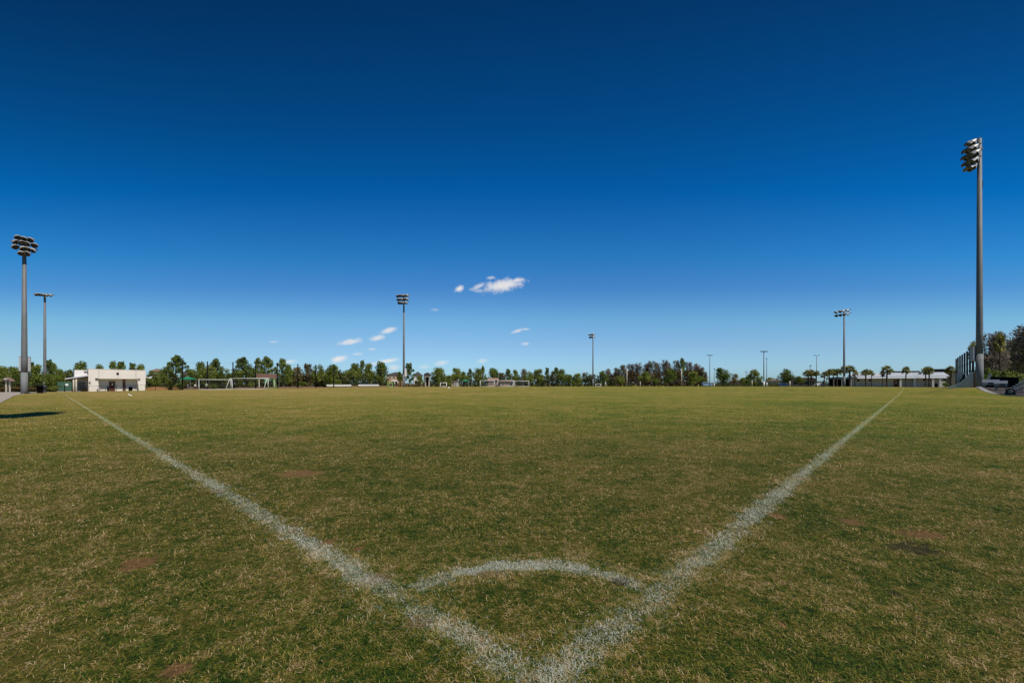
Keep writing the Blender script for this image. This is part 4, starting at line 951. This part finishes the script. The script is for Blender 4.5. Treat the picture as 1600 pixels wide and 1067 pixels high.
# ------------------------------------------------------------------ people, bird and ball
def skin_mesh(name, verts, edges, m, sub=2):
    me = bpy.data.meshes.new(name + '_cage'); me.from_pydata([v[:3] for v in verts], edges, []); me.update()
    o = bpy.data.objects.new(name + '_cage', me); COL.objects.link(o)
    o.modifiers.new('skin', 'SKIN').use_smooth_shade = True
    for i, v in enumerate(verts):
        me.skin_vertices[0].data[i].radius = (v[3], v[4] if len(v) > 4 else v[3]); me.skin_vertices[0].data[i].use_root = (i == 0)
    s = o.modifiers.new('sub', 'SUBSURF'); s.levels = sub; s.render_levels = sub
    dg = bpy.context.evaluated_depsgraph_get(); dg.update(); r = bpy.data.meshes.new_from_object(o.evaluated_get(dg)); r.name = name
    bpy.data.objects.remove(o); bpy.data.meshes.remove(me)
    r.materials.clear(); r.materials.append(m); r.shade_smooth(); return r
def person(label, u, Y, shirt, pants, rz, armang, h=1.72, hair=(.03, .02, .015)):
    k = h / 1.75; g = G(u, Y); t = thing('person', label, 'person', g, rz, 'people near the left goals'); t.scale = (k, k, k)
    V = [(0, 0, .95, .15, .11), (0, 0, 1.15, .13, .10), (0, 0, 1.36, .17, .11), (0, -.01, 1.48, .065), (0, -.02, 1.57, .075, .085), (0, -.02, 1.68, .085, .10), (0, 0, 1.74, .05)]
    E = [(0, 1), (1, 2), (2, 3), (3, 4), (4, 5), (5, 6)]
    for s in (-1, 1):
        i = len(V); sw = .05 * s
        V += [(s * .10, 0, .86, .095), (s * .11, sw - .01, .48, .06), (s * .12, sw + .02, .09, .042), (s * .12, sw - .15, .04, .035)]
        E += [(0, i), (i, i + 1), (i + 1, i + 2), (i + 2, i + 3)]
        i = len(V); a = armang * (1 if s > 0 else .35)
        sh = Vector((s * .19, 0, 1.39)); el = sh + Vector((s * .07, -.27 * math.sin(a), -.27 * math.cos(a))); wr = el + Vector((0, -.25 * math.sin(a + .35), -.25 * math.cos(a + .35)))
        dr = (wr - el).normalized()
        V += [(*sh, .052), (*el, .04), (*wr, .028), (*(wr + dr * .07), .034, .018)]; E += [(2, i), (i, i + 1), (i + 1, i + 2), (i + 2, i + 3)]; hb = i + 3
        sdv = Vector((1, 0, 0))
        for fi in range(4):
            j = len(V); base = wr + dr * .085 + sdv * (fi - 1.5) * .017
            V += [(*base, .0085), (*(base + dr * (.045 + .006 * (1.5 - abs(fi - 1.5))) + Vector((0, -.008, 0))), .0075), (*(base + dr * .075 + Vector((0, -.024, 0))), .006)]; E += [(hb, j), (j, j + 1), (j + 1, j + 2)]
        j = len(V); V += [(*(wr + dr * .045 - sdv * s * .035), .009), (*(wr + dr * .075 - sdv * s * .055), .008)]; E += [(hb, j), (j, j + 1)]
    link('body', skin_mesh('body', V, E, SKIN, 1), t)
    Vs = [(0, 0, .93, .165, .125), (0, 0, 1.15, .15, .118), (0, 0, 1.37, .185, .125), (0, -.005, 1.44, .09)]; Es = [(0, 1), (1, 2), (2, 3)]
    for s in (-1, 1):
        a = armang * (1 if s > 0 else .35); i = len(Vs); sh = Vector((s * .20, 0, 1.39)); el = sh + Vector((s * .06, -.2 * math.sin(a), -.2 * math.cos(a)))
        Vs += [(*sh, .07), (*el, .062)]; Es += [(2, i), (i, i + 1)]
    link('shirt', skin_mesh('shirt', Vs, Es, shirt, 1), t)
    Vp = [(0, 0, .97, .168, .13)]; Ep = []
    for s in (-1, 1):
        i = len(Vp); sw = .05 * s; Vp += [(s * .10, 0, .84, .112), (s * .11, sw - .01, .48, .08), (s * .12, sw + .02, .13, .062)]; Ep += [(0, i), (i, i + 1), (i + 1, i + 2)]
    link('trousers', skin_mesh('trousers', Vp, Ep, pants, 1), t)
    hm = mat('hair_%d' % int(hair[0] * 100), hair, .7)
    MB().lathe([(.0, .155), (.06, .145), (.098, .09), (.108, .02), (.10, -.06), (.07, -.09)], 12, (0, .012, 1.655)).build('hair', hm, t, True)
    for s in (-1, 1): MB().lathe([(.0, .012), (.011, .006), (.012, 0)], 6, (s * .033, -.115, 1.655), Matrix.Rotation(R(90), 3, 'X')).build('eye', DARK, t)
MINT = mat('mint_shirt', (.22, .46, .30), .8); WSH = mat('white_shirt', (.70, .70, .66), .8); NAVY = mat('dark_teal_trousers', (.02, .045, .045), .8); BLK = mat('black_trousers', (.02, .02, .022), .8)
person('person in a mint green shirt behind the left end of the angled goal', 322.5, 104, MINT, NAVY, R(20), .2)
person('person in a white shirt standing under the green peaked canopy', 293.5, 116, WSH, BLK, R(-30), .9)
person('left one of the white shirted pair right of the green peaked canopy', 305, 112, WSH, BLK, R(60), .5, 1.66)
person('right one of the white shirted pair right of the green peaked canopy', 311, 112, WSH, NAVY, R(-40), .3, 1.6)
def bird():
    Y = 41.5; x = X(203.3, Y); t = thing('white_bird', 'small white bird standing on the grass before the cream building', 'bird', (x, Y, gz(x, Y)), R(15)); t.scale = (.85,) * 3
    body = [(0, 0, .20, .062), (-.09, 0, .25, .062), (-.15, 0, .31, .032), (-.165, 0, .37, .024), (-.175, 0, .395, .03), (.1, 0, .155, .048), (.2, 0, .115, .02)]
    link('body', skin_mesh('body', body, [(0, 1), (1, 2), (2, 3), (3, 4), (0, 5), (5, 6)], mat('white_feather', (.82, .80, .72), .8, .04)), t)
    MB().tube([(-.2, 0, .395), (-.25, 0, .385), (-.28, 0, .36)], [.010, .007, .003], 6).build('beak', mat('orange_beak', (.45, .2, .06), .6), t, True)
    for s in (-1, 1):
        MB().tube([(.01, s * .022, .16), (.02, s * .022, .08), (-.005, s * .022, .005), (-.045, s * .022, .003)], .007, 6).build('leg', mat('orange_beak', (.45, .2, .06)), t, True)
        MB().add([(-.07, s * .066, .28), (.05, s * .074, .235), (.19, s * .03, .125), (.05, s * .06, .15), (-.07, s * .06, .21)], [(0, 1, 2, 3, 4)]).build('wing', mat('white_feather', (.8, .8, .8)), t)
bird()
Y = 74; x = X(701, Y)
t = MB().lathe([(.165 * math.sin(math.pi * i / 10), -.165 * math.cos(math.pi * i / 10)) for i in range(11)], 16).build('soccer_ball', WHITE, None, True, (x, Y, gz(x, Y) + .165))
tag(t, 'white soccer ball lying far out on the pitch before the small white goal', 'ball')

# ------------------------------------------------------------------ vegetation
def quads(n, c, spread, size, rng, flat=0., shape='ell'):
    """n leaf cards scattered in an ellipsoid"""
    d = rng.normal(size=(n, 3)); d /= np.linalg.norm(d, axis=1)[:, None]; r = rng.random(n) ** .45
    P = np.array(c) + d * r[:, None] * np.array(spread)
    a = rng.normal(size=(n, 3)); a[:, 2] *= (1 - flat * .5); a /= np.linalg.norm(a, axis=1)[:, None]
    b = np.cross(a, rng.normal(size=(n, 3))); b /= np.linalg.norm(b, axis=1)[:, None]
    s = size * rng.uniform(.6, 1.4, n)[:, None]
    return np.stack([P - a * s, P + b * s * .55, P + a * s, P - b * s * .55], 1)
def leaf_mesh(name, Q, m):
    Q = np.concatenate(Q); n = len(Q); return np_mesh(name, Q.reshape(-1, 3), np.arange(4 * n), 4 * np.arange(n), m)
PROTO = {}
def broadleaf(seed, m, base=.22, full=1., bark=BARK):
    rg = np.random.default_rng(seed); tr = MB(); Q = []
    tr.tube([(0, 0, -.06), (rg.uniform(-.01, .01), 0, .2), (rg.uniform(-.03, .03), 0, .5)], [.028, .022, .012], 7)
    for i in range(22):
        z = rg.uniform(base + .02, .92); f = math.sin(math.pi * min(1, max(0, (z - base + .08) / (1.08 - base)))) ** .6
        an = rg.uniform(0, 6.28); rr = .36 * f * rg.uniform(.35, 1.0)
        c = (rr * math.cos(an), rr * math.sin(an), z); s = rg.uniform(.13, .20) * full
        tr.tube([(0, 0, max(.18, z - .25)), (c[0] * .5, c[1] * .5, z - .1), c], [.009, .006, .003], 5, False)
        Q.append(quads(int(120 * full), c, (s, s, s * .8), .030, rg))
    Q.append(quads(260, (0, 0, .55), (.30, .30, .36), .034, rg))
    return tr.mesh('trunk', bark), leaf_mesh('crown', Q, m)
def pine(seed, m, bare=.25):
    rg = np.random.default_rng(seed); tr = MB(); Q = []
    tr.tube([(0, 0, -.06), (.008, 0, .4), (-.008, .005, .95)], [.022, .016, .005], 7)
    for i in range(20):
        z = bare + (.97 - bare) * (i + rg.uniform(0, 1)) / 20; an = i * 2.4 + rg.uniform(-.4, .4); rr = (.40 * (1.05 - z) / (1.05 - bare) + .06) * rg.uniform(.6, 1.2)
        c = (rr * math.cos(an), rr * math.sin(an), z + rr * .25)
        tr.tube([(0, 0, z - .03), c], [.007, .003], 4, False)
        s = rg.uniform(.085, .14); Q.append(quads(95, c, (s, s, s * .62), .027, rg))
        Q.append(quads(50, (c[0] * .5, c[1] * .5, z + rr * .1), (s * .9, s * .9, s * .6), .027, rg))
    Q.append(quads(80, (0, 0, .95), (.06, .06, .07), .018, rg))
    return tr.mesh('trunk', BARK), leaf_mesh('crown', Q, m)
def cypress(seed, m, leafy=1.):
    rg = np.random.default_rng(seed); tr = MB(); Q = []
    for s in range(3):
        an0 = rg.uniform(0, 6.28); lx, ly = .12 * math.cos(an0), .12 * math.sin(an0)
        tr.tube([(lx * .2, ly * .2, -.05), (lx * .7, ly * .7, .45), (lx, ly, .93)], [.018, .011, .003], 6)
        for i in range(20):
            z = rg.uniform(.25, .92); an = rg.uniform(0, 6.28); rr = rg.uniform(.12, .34) * (1.15 - z)
            b = Vector((lx * z, ly * z, z)); e = b + Vector((rr * math.cos(an), rr * math.sin(an), rr * .55)); tr.tube([b, e], [.006, .002], 3, False)
            for k in range(3): tr.tube([b.lerp(e, .3 + .22 * k), b.lerp(e, .45 + .2 * k) + Vector((rg.uniform(-.05, .05), rg.uniform(-.05, .05), rg.uniform(.03, .08)))], [.003, .0012], 3, False)
            Q.append(quads(int(22 * leafy), tuple(e), (.07, .07, .08), .017, rg)); Q.append(quads(int(16 * leafy), tuple(b.lerp(e, .5)), (.08, .08, .09), .017, rg))
    return tr.mesh('trunk', BARKG), leaf_mesh('crown', Q, m)
def palm(seed):
    rg = np.random.default_rng(seed); tr = MB(); Q = []
    tr.tube([(0, 0, -.05), (.015, 0, .35), (0, .01, .74)], [.042, .033, .034], 9)
    for i in range(46):
        an = i * 2.4 + rg.uniform(-.3, .3); el = rg.uniform(-.75, 1.35); ln = rg.uniform(.15, .24)
        b = np.array([0, .01, .74]); d = np.array([math.cos(an) * math.cos(el), math.sin(an) * math.cos(el), math.sin(el)]); e = b + d * ln * .6
        tr.tube([tuple(b), tuple(e)], [.006, .003], 3, False)
        side = np.cross(d, [0, 0, 1]); side /= np.linalg.norm(side) + 1e-6; up = np.cross(side, d)
        for k in range(9):
            t = (k - 4) / 4 * 1.25; dd = d * math.cos(t) + side * math.sin(t) + up * .1; dd = dd - np.array([0, 0, .25 + .2 * abs(t)]); dd /= np.linalg.norm(dd)
            w = np.cross(dd, up); w /= np.linalg.norm(w) + 1e-6; L_ = ln * rg.uniform(.55, .8)
            Q.append(np.array([[e, e + dd * L_ * .5 + w * .013, e + dd * L_ - np.array([0, 0, .02]), e + dd * L_ * .5 - w * .013]]))
    return tr.mesh('trunk', BARK), leaf_mesh('crown', Q, LPA)
def shrub(seed, m):
    rg = np.random.default_rng(seed); tr = MB(); Q = []
    for i in range(11):
        an = rg.uniform(0, 6.28); rr = rg.uniform(0, .38); c = (rr * math.cos(an), rr * math.sin(an), rg.uniform(.3, .8)); s = rg.uniform(.14, .24)
        tr.tube([(0, 0, -.05), c], [.02, .006], 4, False); Q.append(quads(95, c, (s, s, s * .85), .045, rg))
    return tr.mesh('stem', BARK), leaf_mesh('foliage', Q, m)
PROTO['b'] = [broadleaf(1, LB), broadleaf(2, LB, .15), broadleaf(3, LB, .3)]
PROTO['g'] = [broadleaf(4, LG), broadleaf(5, LG, .12), broadleaf(6, LG, .28)]
PROTO['r'] = [broadleaf(7, LBR, .15, .8), broadleaf(8, LBR, .1, .9)]
PROTO['p'] = [pine(11, LP), pine(12, LP, .18), pine(13, LP, .35), pine(14, LG, .2)]
PROTO['c'] = [cypress(21, LCY), cypress(22, LCY), cypress(23, LBR, 1.2), cypress(24, LCY, 1.5)]
PROTO['P'] = [palm(31), palm(32), palm(33)]
PROTO['s'] = [shrub(41, LHE), shrub(42, LHE)]
PROTO['y'] = [shrub(43, LDRY), shrub(44, LDRY)]
PROTO['G'] = [shrub(45, LG), shrub(46, LG)]
NAMES = {'b': ('broadleaf_tree', 'tree'), 'g': ('broadleaf_tree', 'tree'), 'r': ('broadleaf_tree', 'tree'), 'p': ('pine_tree', 'pine tree'), 'c': ('bare_tree', 'bare tree'), 'P': ('palm_tree', 'palm tree'), 's': ('shrub', 'shrub'), 'y': ('shrub', 'shrub'), 'G': ('shrub', 'shrub')}
cnt = {}
def tree(kind, u, top, wpx, Y, label, group, v=None):
    i = cnt.get(kind, 0); cnt[kind] = i + 1
    ms = PROTO[kind][i % len(PROTO[kind])]; g = G(u, Y)
    if v is not None: g.z = Z(v, Y)
    h = max(.4, Z(top, Y) - g.z); w = wpx / F * Y
    nm, cat = NAMES[kind]
    t = thing(nm, label, cat, g, random.uniform(0, 6.28), group); k = {'P': .62, 'p': .78, 'c': .62}.get(kind, .92)
    t.scale = (w / k, w / k, h)
    if kind == 'P':                                        # keep the palm trunk slender
        t.scale = (w / k * 1.12, w / k * 1.12, h)
    link('stem' if kind in 'syG' else 'trunk', ms[0], t); link('foliage' if kind in 'syG' else 'crown', ms[1], t)
    return t
LEFT = 'trees behind the left half of the pitch'
GL = 'trees and shrubs left of the cream building'; GM = 'trees behind the cream building'; GN_ = 'trees behind the black net posts'
GH = 'trees along the houses'; GF = 'trees behind the far goals'; GW = 'brown woods'; GR = 'round trees by the parking'; GP = 'palms along the white roofed building'; GB = 'vegetation behind the benches'; GS = 'low shrubs under the trees'
TREES = [
 # kind, u, top v, width px, depth, label, group
 ('b', 4, 572, 22, 100, 'dark bushy tree cut by the left edge of the picture', GL),
 ('g', 19, 573, 24, 92, 'lighter green tree above the small shelter sign', GL),
 ('r', 31, 576, 16, 105, 'reddish dark tree just left of the leftmost floodlight pole', GL),
 ('p', 49, 567, 14, 95, 'narrow dark pine just right of the leftmost floodlight pole', GL),
 ('b', 61, 569, 24, 84, 'dark wide tree directly above the black trash can', GL),
 ('p', 75, 563, 16, 96, 'tallest dark pine, right behind the pole with one slanting lamp row', GL),
 ('p', 84, 568, 14, 98, 'second pine, between the slanting lamp pole and the green windscreen', GL),
 ('b', 92, 577, 18, 94, 'low round tree above the left end of the green windscreen', GL),
 ('b', 75, 584, 20, 78, 'very dark low bushy tree right of the slanting lamp pole', GL),
 ('b', 108, 577, 16, 120, 'small dark tree above the white canopy roof of the cream building', GM),
 ('g', 127, 566, 26, 125, 'round bright green tree over the side wing of the cream building', GM),
 ('b', 157, 570, 18, 125, 'rounded treetop over the left third of the cream roof', GM),
 ('p', 177, 565, 16, 128, 'pointed treetop left of the middle of the cream roof', GM),
 ('p', 189, 566, 20, 122, 'wide feathery treetop right of the middle of the cream roof', GM),
 ('p', 207, 568, 14, 130, 'narrow treetop over the right third of the cream roof', GM),
 ('b', 221, 569, 18, 128, 'loose treetop over the right end of the cream roof', GM),
 ('g', 241, 579, 22, 118, 'olive green tree in front of the grey roofed house', GN_),
 ('g', 257, 573, 17, 116, 'slender light green tree left of the tallest pine', GN_),
 ('p', 274.5, 557, 30, 112, 'tallest pine of all, left of the first black net post', GN_),
 ('b', 299, 576, 22, 135, 'low rounded tree above the green peaked canopy', GN_),
 ('b', 312, 566, 22, 128, 'dark tree left of the second black net post', GN_),
 ('g', 327, 571, 24, 126, 'bright bushy tree behind the second black net post', GN_),
 ('p', 337, 561, 22, 130, 'pine with a pointed top between the second and third net posts', GN_),
 ('g', 350, 573, 22, 128, 'light green rounded tree left of the third net post', GN_),
 ('p', 379, 559, 28, 124, 'wide pine with gaps in its crown right of the third net post', GN_),
 ('g', 372, 579, 24, 120, 'low light tree behind the left half of the large goal', GN_),
 ('p', 403, 560, 18, 140, 'slim dark pine rising at the left end of the scoreboard', GN_),
 ('p', 419, 559, 24, 142, 'pine with spread branches rising over the middle of the scoreboard', GN_),
 ('g', 394, 575, 20, 133, 'low bright tree left of the scoreboard', GN_),
 ('p', 441, 561, 20, 138, 'dense topped pine right of the scoreboard', GN_),
 ('b', 450, 569, 18, 145, 'dark tree over the wide green canopy tent', GN_),
 ('r', 463, 570, 20, 148, 'olive brown tree behind the sixth black net post', GN_),
 ('r', 481, 567, 24, 150, 'rusty brown tree between the sixth and seventh net posts', GN_),
 ('g', 497, 569, 22, 150, 'green tree behind the seventh black net post', GN_),
 ('b', 518, 569, 32, 135, 'broad round tree above the longer white team bench', GN_),
 ('b', 552, 568, 26, 138, 'broad dark tree between the two white team benches', GH),
 ('p', 566, 564, 14, 150, 'slim leaning pine over the shorter white team bench', GH),
 ('g', 577, 568, 20, 140, 'green tree over the middle of the shorter white bench', GH),
 ('b', 594, 565, 28, 142, 'tall loose tree left of the peach house', GH),
 ('b', 536, 582, 16, 170, 'low dark tree in front of the tan house', GH),
 ('b', 625.5, 581, 12, 160, 'small dark tree between the peach house and the floodlight pole', GH),
 ('p', 639, 568, 18, 155, 'spiky tree directly right of the floodlight pole with three lamp rows', GH),
 ('b', 656, 587, 14, 175, 'low tree in front of the white house', GH),
 ('g', 683, 575, 22, 165, 'light green tree right of the dark kiosk', GF),
 ('g', 691, 574, 16, 170, 'pointed light green tree above the small white goal', GF),
 ('b', 700, 586, 18, 175, 'low dark tree between the small goal and the pale shed', GF),
 ('g', 713, 575, 22, 180, 'rounded green tree above the pale shed', GF),
 ('b', 726, 581, 18, 190, 'dark low tree above the far green canopy tent', GF),
 ('p', 734, 577, 11, 195, 'slim dark pine right of the far green canopy tent', GF),
 ('g', 747, 576, 22, 185, 'bushy green tree left of the far goals', GF),
 ('p', 754.5, 572, 10, 190, 'single pointed treetop over the leftmost far goal', GF),
 ('b', 769, 575, 24, 230, 'dense green tree over the pinkish house, left end', GF),
 ('r', 784, 580, 18, 230, 'rust coloured tree over the middle of the pinkish house', GF),
 ('p', 794, 577, 14, 235, 'dark green treetop over the right part of the pinkish house', GF),
 ('b', 805, 577, 14, 225, 'dark tree at the right end of the pinkish house', GF),
 ('c', 817, 575, 18, 225, 'thin leafless tree above the rightmost far goal', GF),
 ('g', 826, 580, 22, 190, 'conical green tree right of the rightmost far goal', GF),
 ('g', 841, 577, 24, 200, 'broad green tree left of the tiny pale house', GF),
 ('p', 855, 575, 10, 260, 'thin tall tree over the tiny pale house', GF),
 ('c', 862, 579, 16, 260, 'brown leafless tree right of the tiny pale house', GF),
 ('p', 869, 575, 14, 255, 'dark pine between the tiny pale house and the most distant floodlight pole', GF),
 ('b', 879, 577, 18, 230, 'round olive tree left of the most distant floodlight pole', GF),
 ('b', 890, 585, 16, 235, 'low dark tree, second left of the most distant floodlight pole', GF),
 ('b', 903, 583, 20, 240, 'low olive tree, nearest left of the most distant floodlight pole', GF),
 ('c', 915, 582, 18, 300, 'low brown bare tree directly left of the most distant floodlight pole', GF),
 ('c', 925, 584, 16, 310, 'low brown bare tree behind the most distant floodlight pole', GF),
 ('g', 942, 580, 18, 220, 'bright green small tree right of the most distant floodlight pole', GW),
 ('c', 952, 575, 18, 340, 'bare brown tree at the left end of the brown woods', GW),
 ('c', 963, 574, 18, 345, 'second bare brown tree from the left end of the brown woods', GW),
 ('c', 975, 570, 20, 340, 'bare brown tree behind the left tall white post', GW),
 ('c', 986, 568, 20, 350, 'bare brown tree right of the left tall white post', GW),
 ('c', 997, 566, 20, 345, 'bare brown tree over the short white post in the woods', GW),
 ('c', 1008, 567, 20, 350, 'bare brown tree over the second dark green bush of the woods', GW),
 ('c', 1018, 564, 20, 340, 'bare tree left of the middle of the brown woods', GW),
 ('c', 1028, 566, 20, 350, 'bare tree in the middle of the brown woods', GW),
 ('c', 1038, 561, 20, 345, 'bare tree with a high top right of the middle of the woods', GW),
 ('c', 1047, 566, 20, 350, 'bare tree over the large green bush in the woods', GW),
 ('c', 1056, 563, 20, 342, 'bare tree directly left of the right tall white post', GW),
 ('p', 1066, 560, 14, 340, 'highest green tipped treetop of the brown woods', GW),
 ('c', 1076, 565, 20, 348, 'reddish bare tree right of the right tall white post', GW),
 ('c', 1086, 567, 22, 345, 'bare tree over the rightmost green bush of the woods', GW),
 ('c', 1095, 573, 18, 340, 'last bare tree sloping down at the right end of the woods', GW),
 ('g', 969, 587, 18, 250, 'green bush in front of the left end of the woods', GW),
 ('b', 1007, 581, 22, 230, 'dark green tree in front of the woods right of the left white post', GW),
 ('G', 1024, 588, 16, 250, 'yellowish shrub in front of the middle of the woods', GW),
 ('b', 1046, 576, 24, 235, 'large dark green tree in front of the woods left of the right white post', GW),
 ('b', 1085, 580, 26, 240, 'green tree in front of the right end of the woods', GW),
 ('b', 1097, 588, 16, 245, 'low green tree behind the pale blue van', GW),
 ('g', 1128.5, 575, 28, 195, 'round green tree right of the pale blue van', GR),
 ('c', 1147, 584, 18, 300, 'pale brown bare tree right of the round tree by the van', GR),
 ('b', 1162, 590, 16, 300, 'low dark tree between the bare tree and the bushy tree', GR),
 ('g', 1179, 578, 22, 205, 'bushy tree left of the double headed lamp post', GR),
 ('b', 1170, 587, 14, 240, 'small dark tree behind the left flank of the bushy tree', GR),
 ('G', 1204, 587, 14, 330, 'pale green shrub above the tan house right of the double lamp post', GR),
 ('g', 1231, 576, 27, 190, 'round dense tree above the dark blue car', GR),
 ('b', 1250, 588, 14, 180, 'low dark tree over the taupe building', GR),
 ('P', 1263, 577, 18, 165, 'leftmost palm with a leaning crown', GP),
 ('P', 1268, 576, 16, 168, 'second palm from the left, touching the leftmost palm', GP),
 ('P', 1275, 578, 14, 164, 'third palm from the left, left of the white car', GP),
 ('P', 1288, 580, 14, 160, 'palm above the right end of the white car', GP),
 ('P', 1296, 575, 16, 162, 'palm left of the pair before the dark shelter', GP),
 ('P', 1302, 575, 14, 166, 'palm between two palms before the dark shelter', GP),
 ('P', 1308, 575, 14, 161, 'palm three palms left of the dark floodlight pole foot', GP),
 ('P', 1318, 570, 14, 150, 'palm whose crown shows left of the dark floodlight pole', GP),
 ('P', 1328, 569, 20, 148, 'tall full palm right of the dark floodlight pole', GP),
 ('P', 1336, 577, 10, 152, 'short palm at the left end of the long beige building', GP),
 ('P', 1353, 575, 17, 150, 'first palm in front of the beige wall', GP),
 ('P', 1362, 576, 10, 158, 'small palm crown right behind the first palm of the beige wall', GP),
 ('P', 1379, 577, 9, 152, 'short thin palm left of its taller twin before the beige wall', GP),
 ('P', 1386, 569, 19, 150, 'tallest palm before the beige wall, left of the brown door', GP),
 ('P', 1415.5, 571, 14, 150, 'single palm right of the brown door', GP),
 ('P', 1446, 572, 14, 151, 'left palm of the close pair on the right part of the beige wall', GP),
 ('P', 1451.5, 571, 15, 149, 'right palm of the close pair on the right part of the beige wall', GP),
 ('P', 1486, 570, 17, 145, 'rightmost palm between the beige building and the black post row', GP),
 ('P', 1519.5, 531, 15, 75, 'palm top hidden behind the tallest floodlight pole', GB),
 ('c', 1546, 520, 42, 84, 'brown half bare tree directly right of the tallest floodlight pole', GB),
 ('c', 1566, 516, 44, 88, 'brown tree in the middle of the group behind the benches', GB),
 ('c', 1588, 508, 50, 84, 'tallest brown tree behind the benches at the right edge', GB),
 ('c', 1612, 512, 46, 82, 'brown tree cut by the right edge of the picture', GB),
 ('r', 1557, 528, 36, 92, 'dark leafy tree inside the brown group, near the pole', GB),
 ('r', 1592, 522, 44, 94, 'dark leafy tree inside the brown group, at the right edge', GB),
 ('P', 1562, 514, 16, 80, 'palm crown poking out of the top of the brown trees', GB),
 ('b', 1575, 548, 46, 96, 'dark low tree under the brown group behind the benches', GB),
 ('b', 1545, 552, 30, 98, 'dark low tree right behind the tallest floodlight pole', GB),
 ('b', 1604, 546, 40, 95, 'dark low tree at the right edge under the brown group', GB),
 ('G', 1541, 571, 16, 74, 'bright green shrub right of the tallest floodlight pole', GB),
 ('G', 1553, 573, 20, 75, 'bright green shrub above the left aluminium bench', GB),
 ('G', 1569, 575, 20, 76, 'bright green shrub above the right aluminium bench', GB),
 ('G', 1585, 576, 18, 76, 'bright green shrub above the bleacher', GB),
 ('G', 1600, 575, 18, 75, 'bright green shrub cut by the right edge', GB),
 ('G', 1477, 596, 9, 120, 'small grey green shrub under the rightmost palm', GS),
 ('y', 6, 602, 26, 76, 'brown shrub at the left edge beside the shelter sign', GS),
 ('y', 28, 603, 26, 77, 'brown shrub just left of the leftmost floodlight pole', GS),
 ('y', 50, 603, 24, 76, 'brown shrub right of the leftmost floodlight pole', GS),
 ('s', 6, 592, 22, 84, 'dark shrub behind the shelter sign', GS),
 ('s', 30, 592, 24, 84, 'dark shrub behind the leftmost floodlight pole', GS),
 ('s', 54, 596, 22, 80, 'dark shrub behind the black trash can', GS),
 ('s', 78, 601, 22, 80, 'dark shrub left of the green windscreen', GS),
 ('G', 84, 602, 12, 77, 'light shrub against the left end of the green windscreen', GS),
 ('y', 131, 605, 12, 92, 'reddish shrub against the left corner of the cream building', GS),
 ('s', 254, 600, 14, 106, 'dark shrub right of the cream building, left one', GS),
 ('s', 266, 602, 14, 105, 'dark shrub left of the tallest pine trunk', GS),
 ('s', 281, 600, 14, 106, 'dark shrub at the foot of the first black net post', GS),
 ('G', 280, 595, 13, 112, 'light green shrub behind the first black net post', GS),
 ('G', 334, 600, 16, 110, 'leafy shrub behind the angled goal', GS),
 ('s', 347, 600, 14, 111, 'dark shrub at the right end of the angled goal', GS),
 ('G', 472, 594, 18, 140, 'pale shrub right of the wide green canopy tent', GS),
]
HEDGES = [(225, 345, 128, 584, LHE, 'dark undergrowth behind the first net posts'), (340, 520, 155, 580, LHE, 'dark undergrowth behind the large goal and scoreboard'),
 (500, 605, 160, 580, LHE, 'dark undergrowth above the white team benches'), (596, 665, 215, 597, LDRY, 'low brown undergrowth in front of the two houses'), (660, 850, 240, 587, LHE, 'dark undergrowth behind the far goals'), (840, 960, 290, 587, LHE, 'green undergrowth left and right of the most distant floodlight pole'),
 (955, 1105, 330, 577, LDRY, 'brown undergrowth at the foot of the bare woods'), (1100, 1245, 235, 598.5, LHE, 'low dark hedge behind the parked vehicles'), (1120, 1240, 420, 592, LFAR, 'hazy far undergrowth between the round trees'), (1240, 1335, 190, 594, LHE, 'dark hedge behind the left palms'),
 (0, 120, 108, 580, LHE, 'dense dark undergrowth behind the leftmost floodlight pole'), (1526, 1640, 92, 562, LHE, 'dense dark undergrowth under the brown trees at right'), (1530, 1640, 68, 587, LG, 'clipped bright green hedge top behind the dark ramp')]
for a in TREES: tree(*a)
def hedge(u0, u1, Y, top, m, label):
    rg = np.random.default_rng(int(u0 + Y)); xa, xb = X(u0, Y), X(u1, Y); n = max(4, int((u1 - u0) / 2.6)); Q = []
    g = G((u0 + u1) / 2, Y)
    for i in range(n):
        x = xa + (xb - xa) * (i + rg.uniform(0, 1)) / n; z0 = gz(x, Y); hh = max(.5, (Z(top, Y) - z0) * rg.uniform(.5, 1.12)); w = (xb - xa) / n
        for k in range(3):
            Q.append(quads(40, (x - g.x, rg.uniform(-1, 1), z0 - g.z + hh * (.18 + .30 * k)), (w * 1.5, 1.2, hh * .24), max(.12, .055 * hh + Y * .0006), rg))
    o = link('hedge', leaf_mesh('hedge', Q, m), None, g); tag(o, label, 'hedge', 'undergrowth and hedges')
for a in HEDGES: hedge(*a)
# mulch banks between the turf edge and the trees at left
def bank(u0, u1, Y, hgt, m=MULCH):
    n = 40; b = MB(); rows = [(-2.2, -.3), (-1.2, .25), (0, .8), (1.6, 1.0), (4, 1.0)]; vs = []; fs = []
    for i in range(n + 1):
        u = u0 + (u1 - u0) * i / n; e = min(1, min(i, n - i) / 4)
        for dy, f in rows: x = X(u, Y); vs.append((x, Y + dy, gz(x, Y + dy) - .05 + hgt * f * (.25 + .75 * e) * (1 + .25 * math.sin(i * 1.7))))
    for i in range(n):
        for k in range(4): a = i * 5 + k; fs.append((a, a + 5, a + 6, a + 1))
    b.add(vs, fs); o = b.build('terrain', m, None, True); o['kind'] = 'structure'
bank(226, 262, 104, .75, mat('orange_bank', (.19, .10, .035), .95, .35, .4)); bank(262, 352, 109.5, .35, mat('dry_bank', (.15, .10, .045), .95, .35, .4)); bank(352, 500, 112, .45); bank(500, 620, 119, .45, mat('dry_bank', (.15, .1, .045)))
S.cycles.use_adaptive_sampling = True
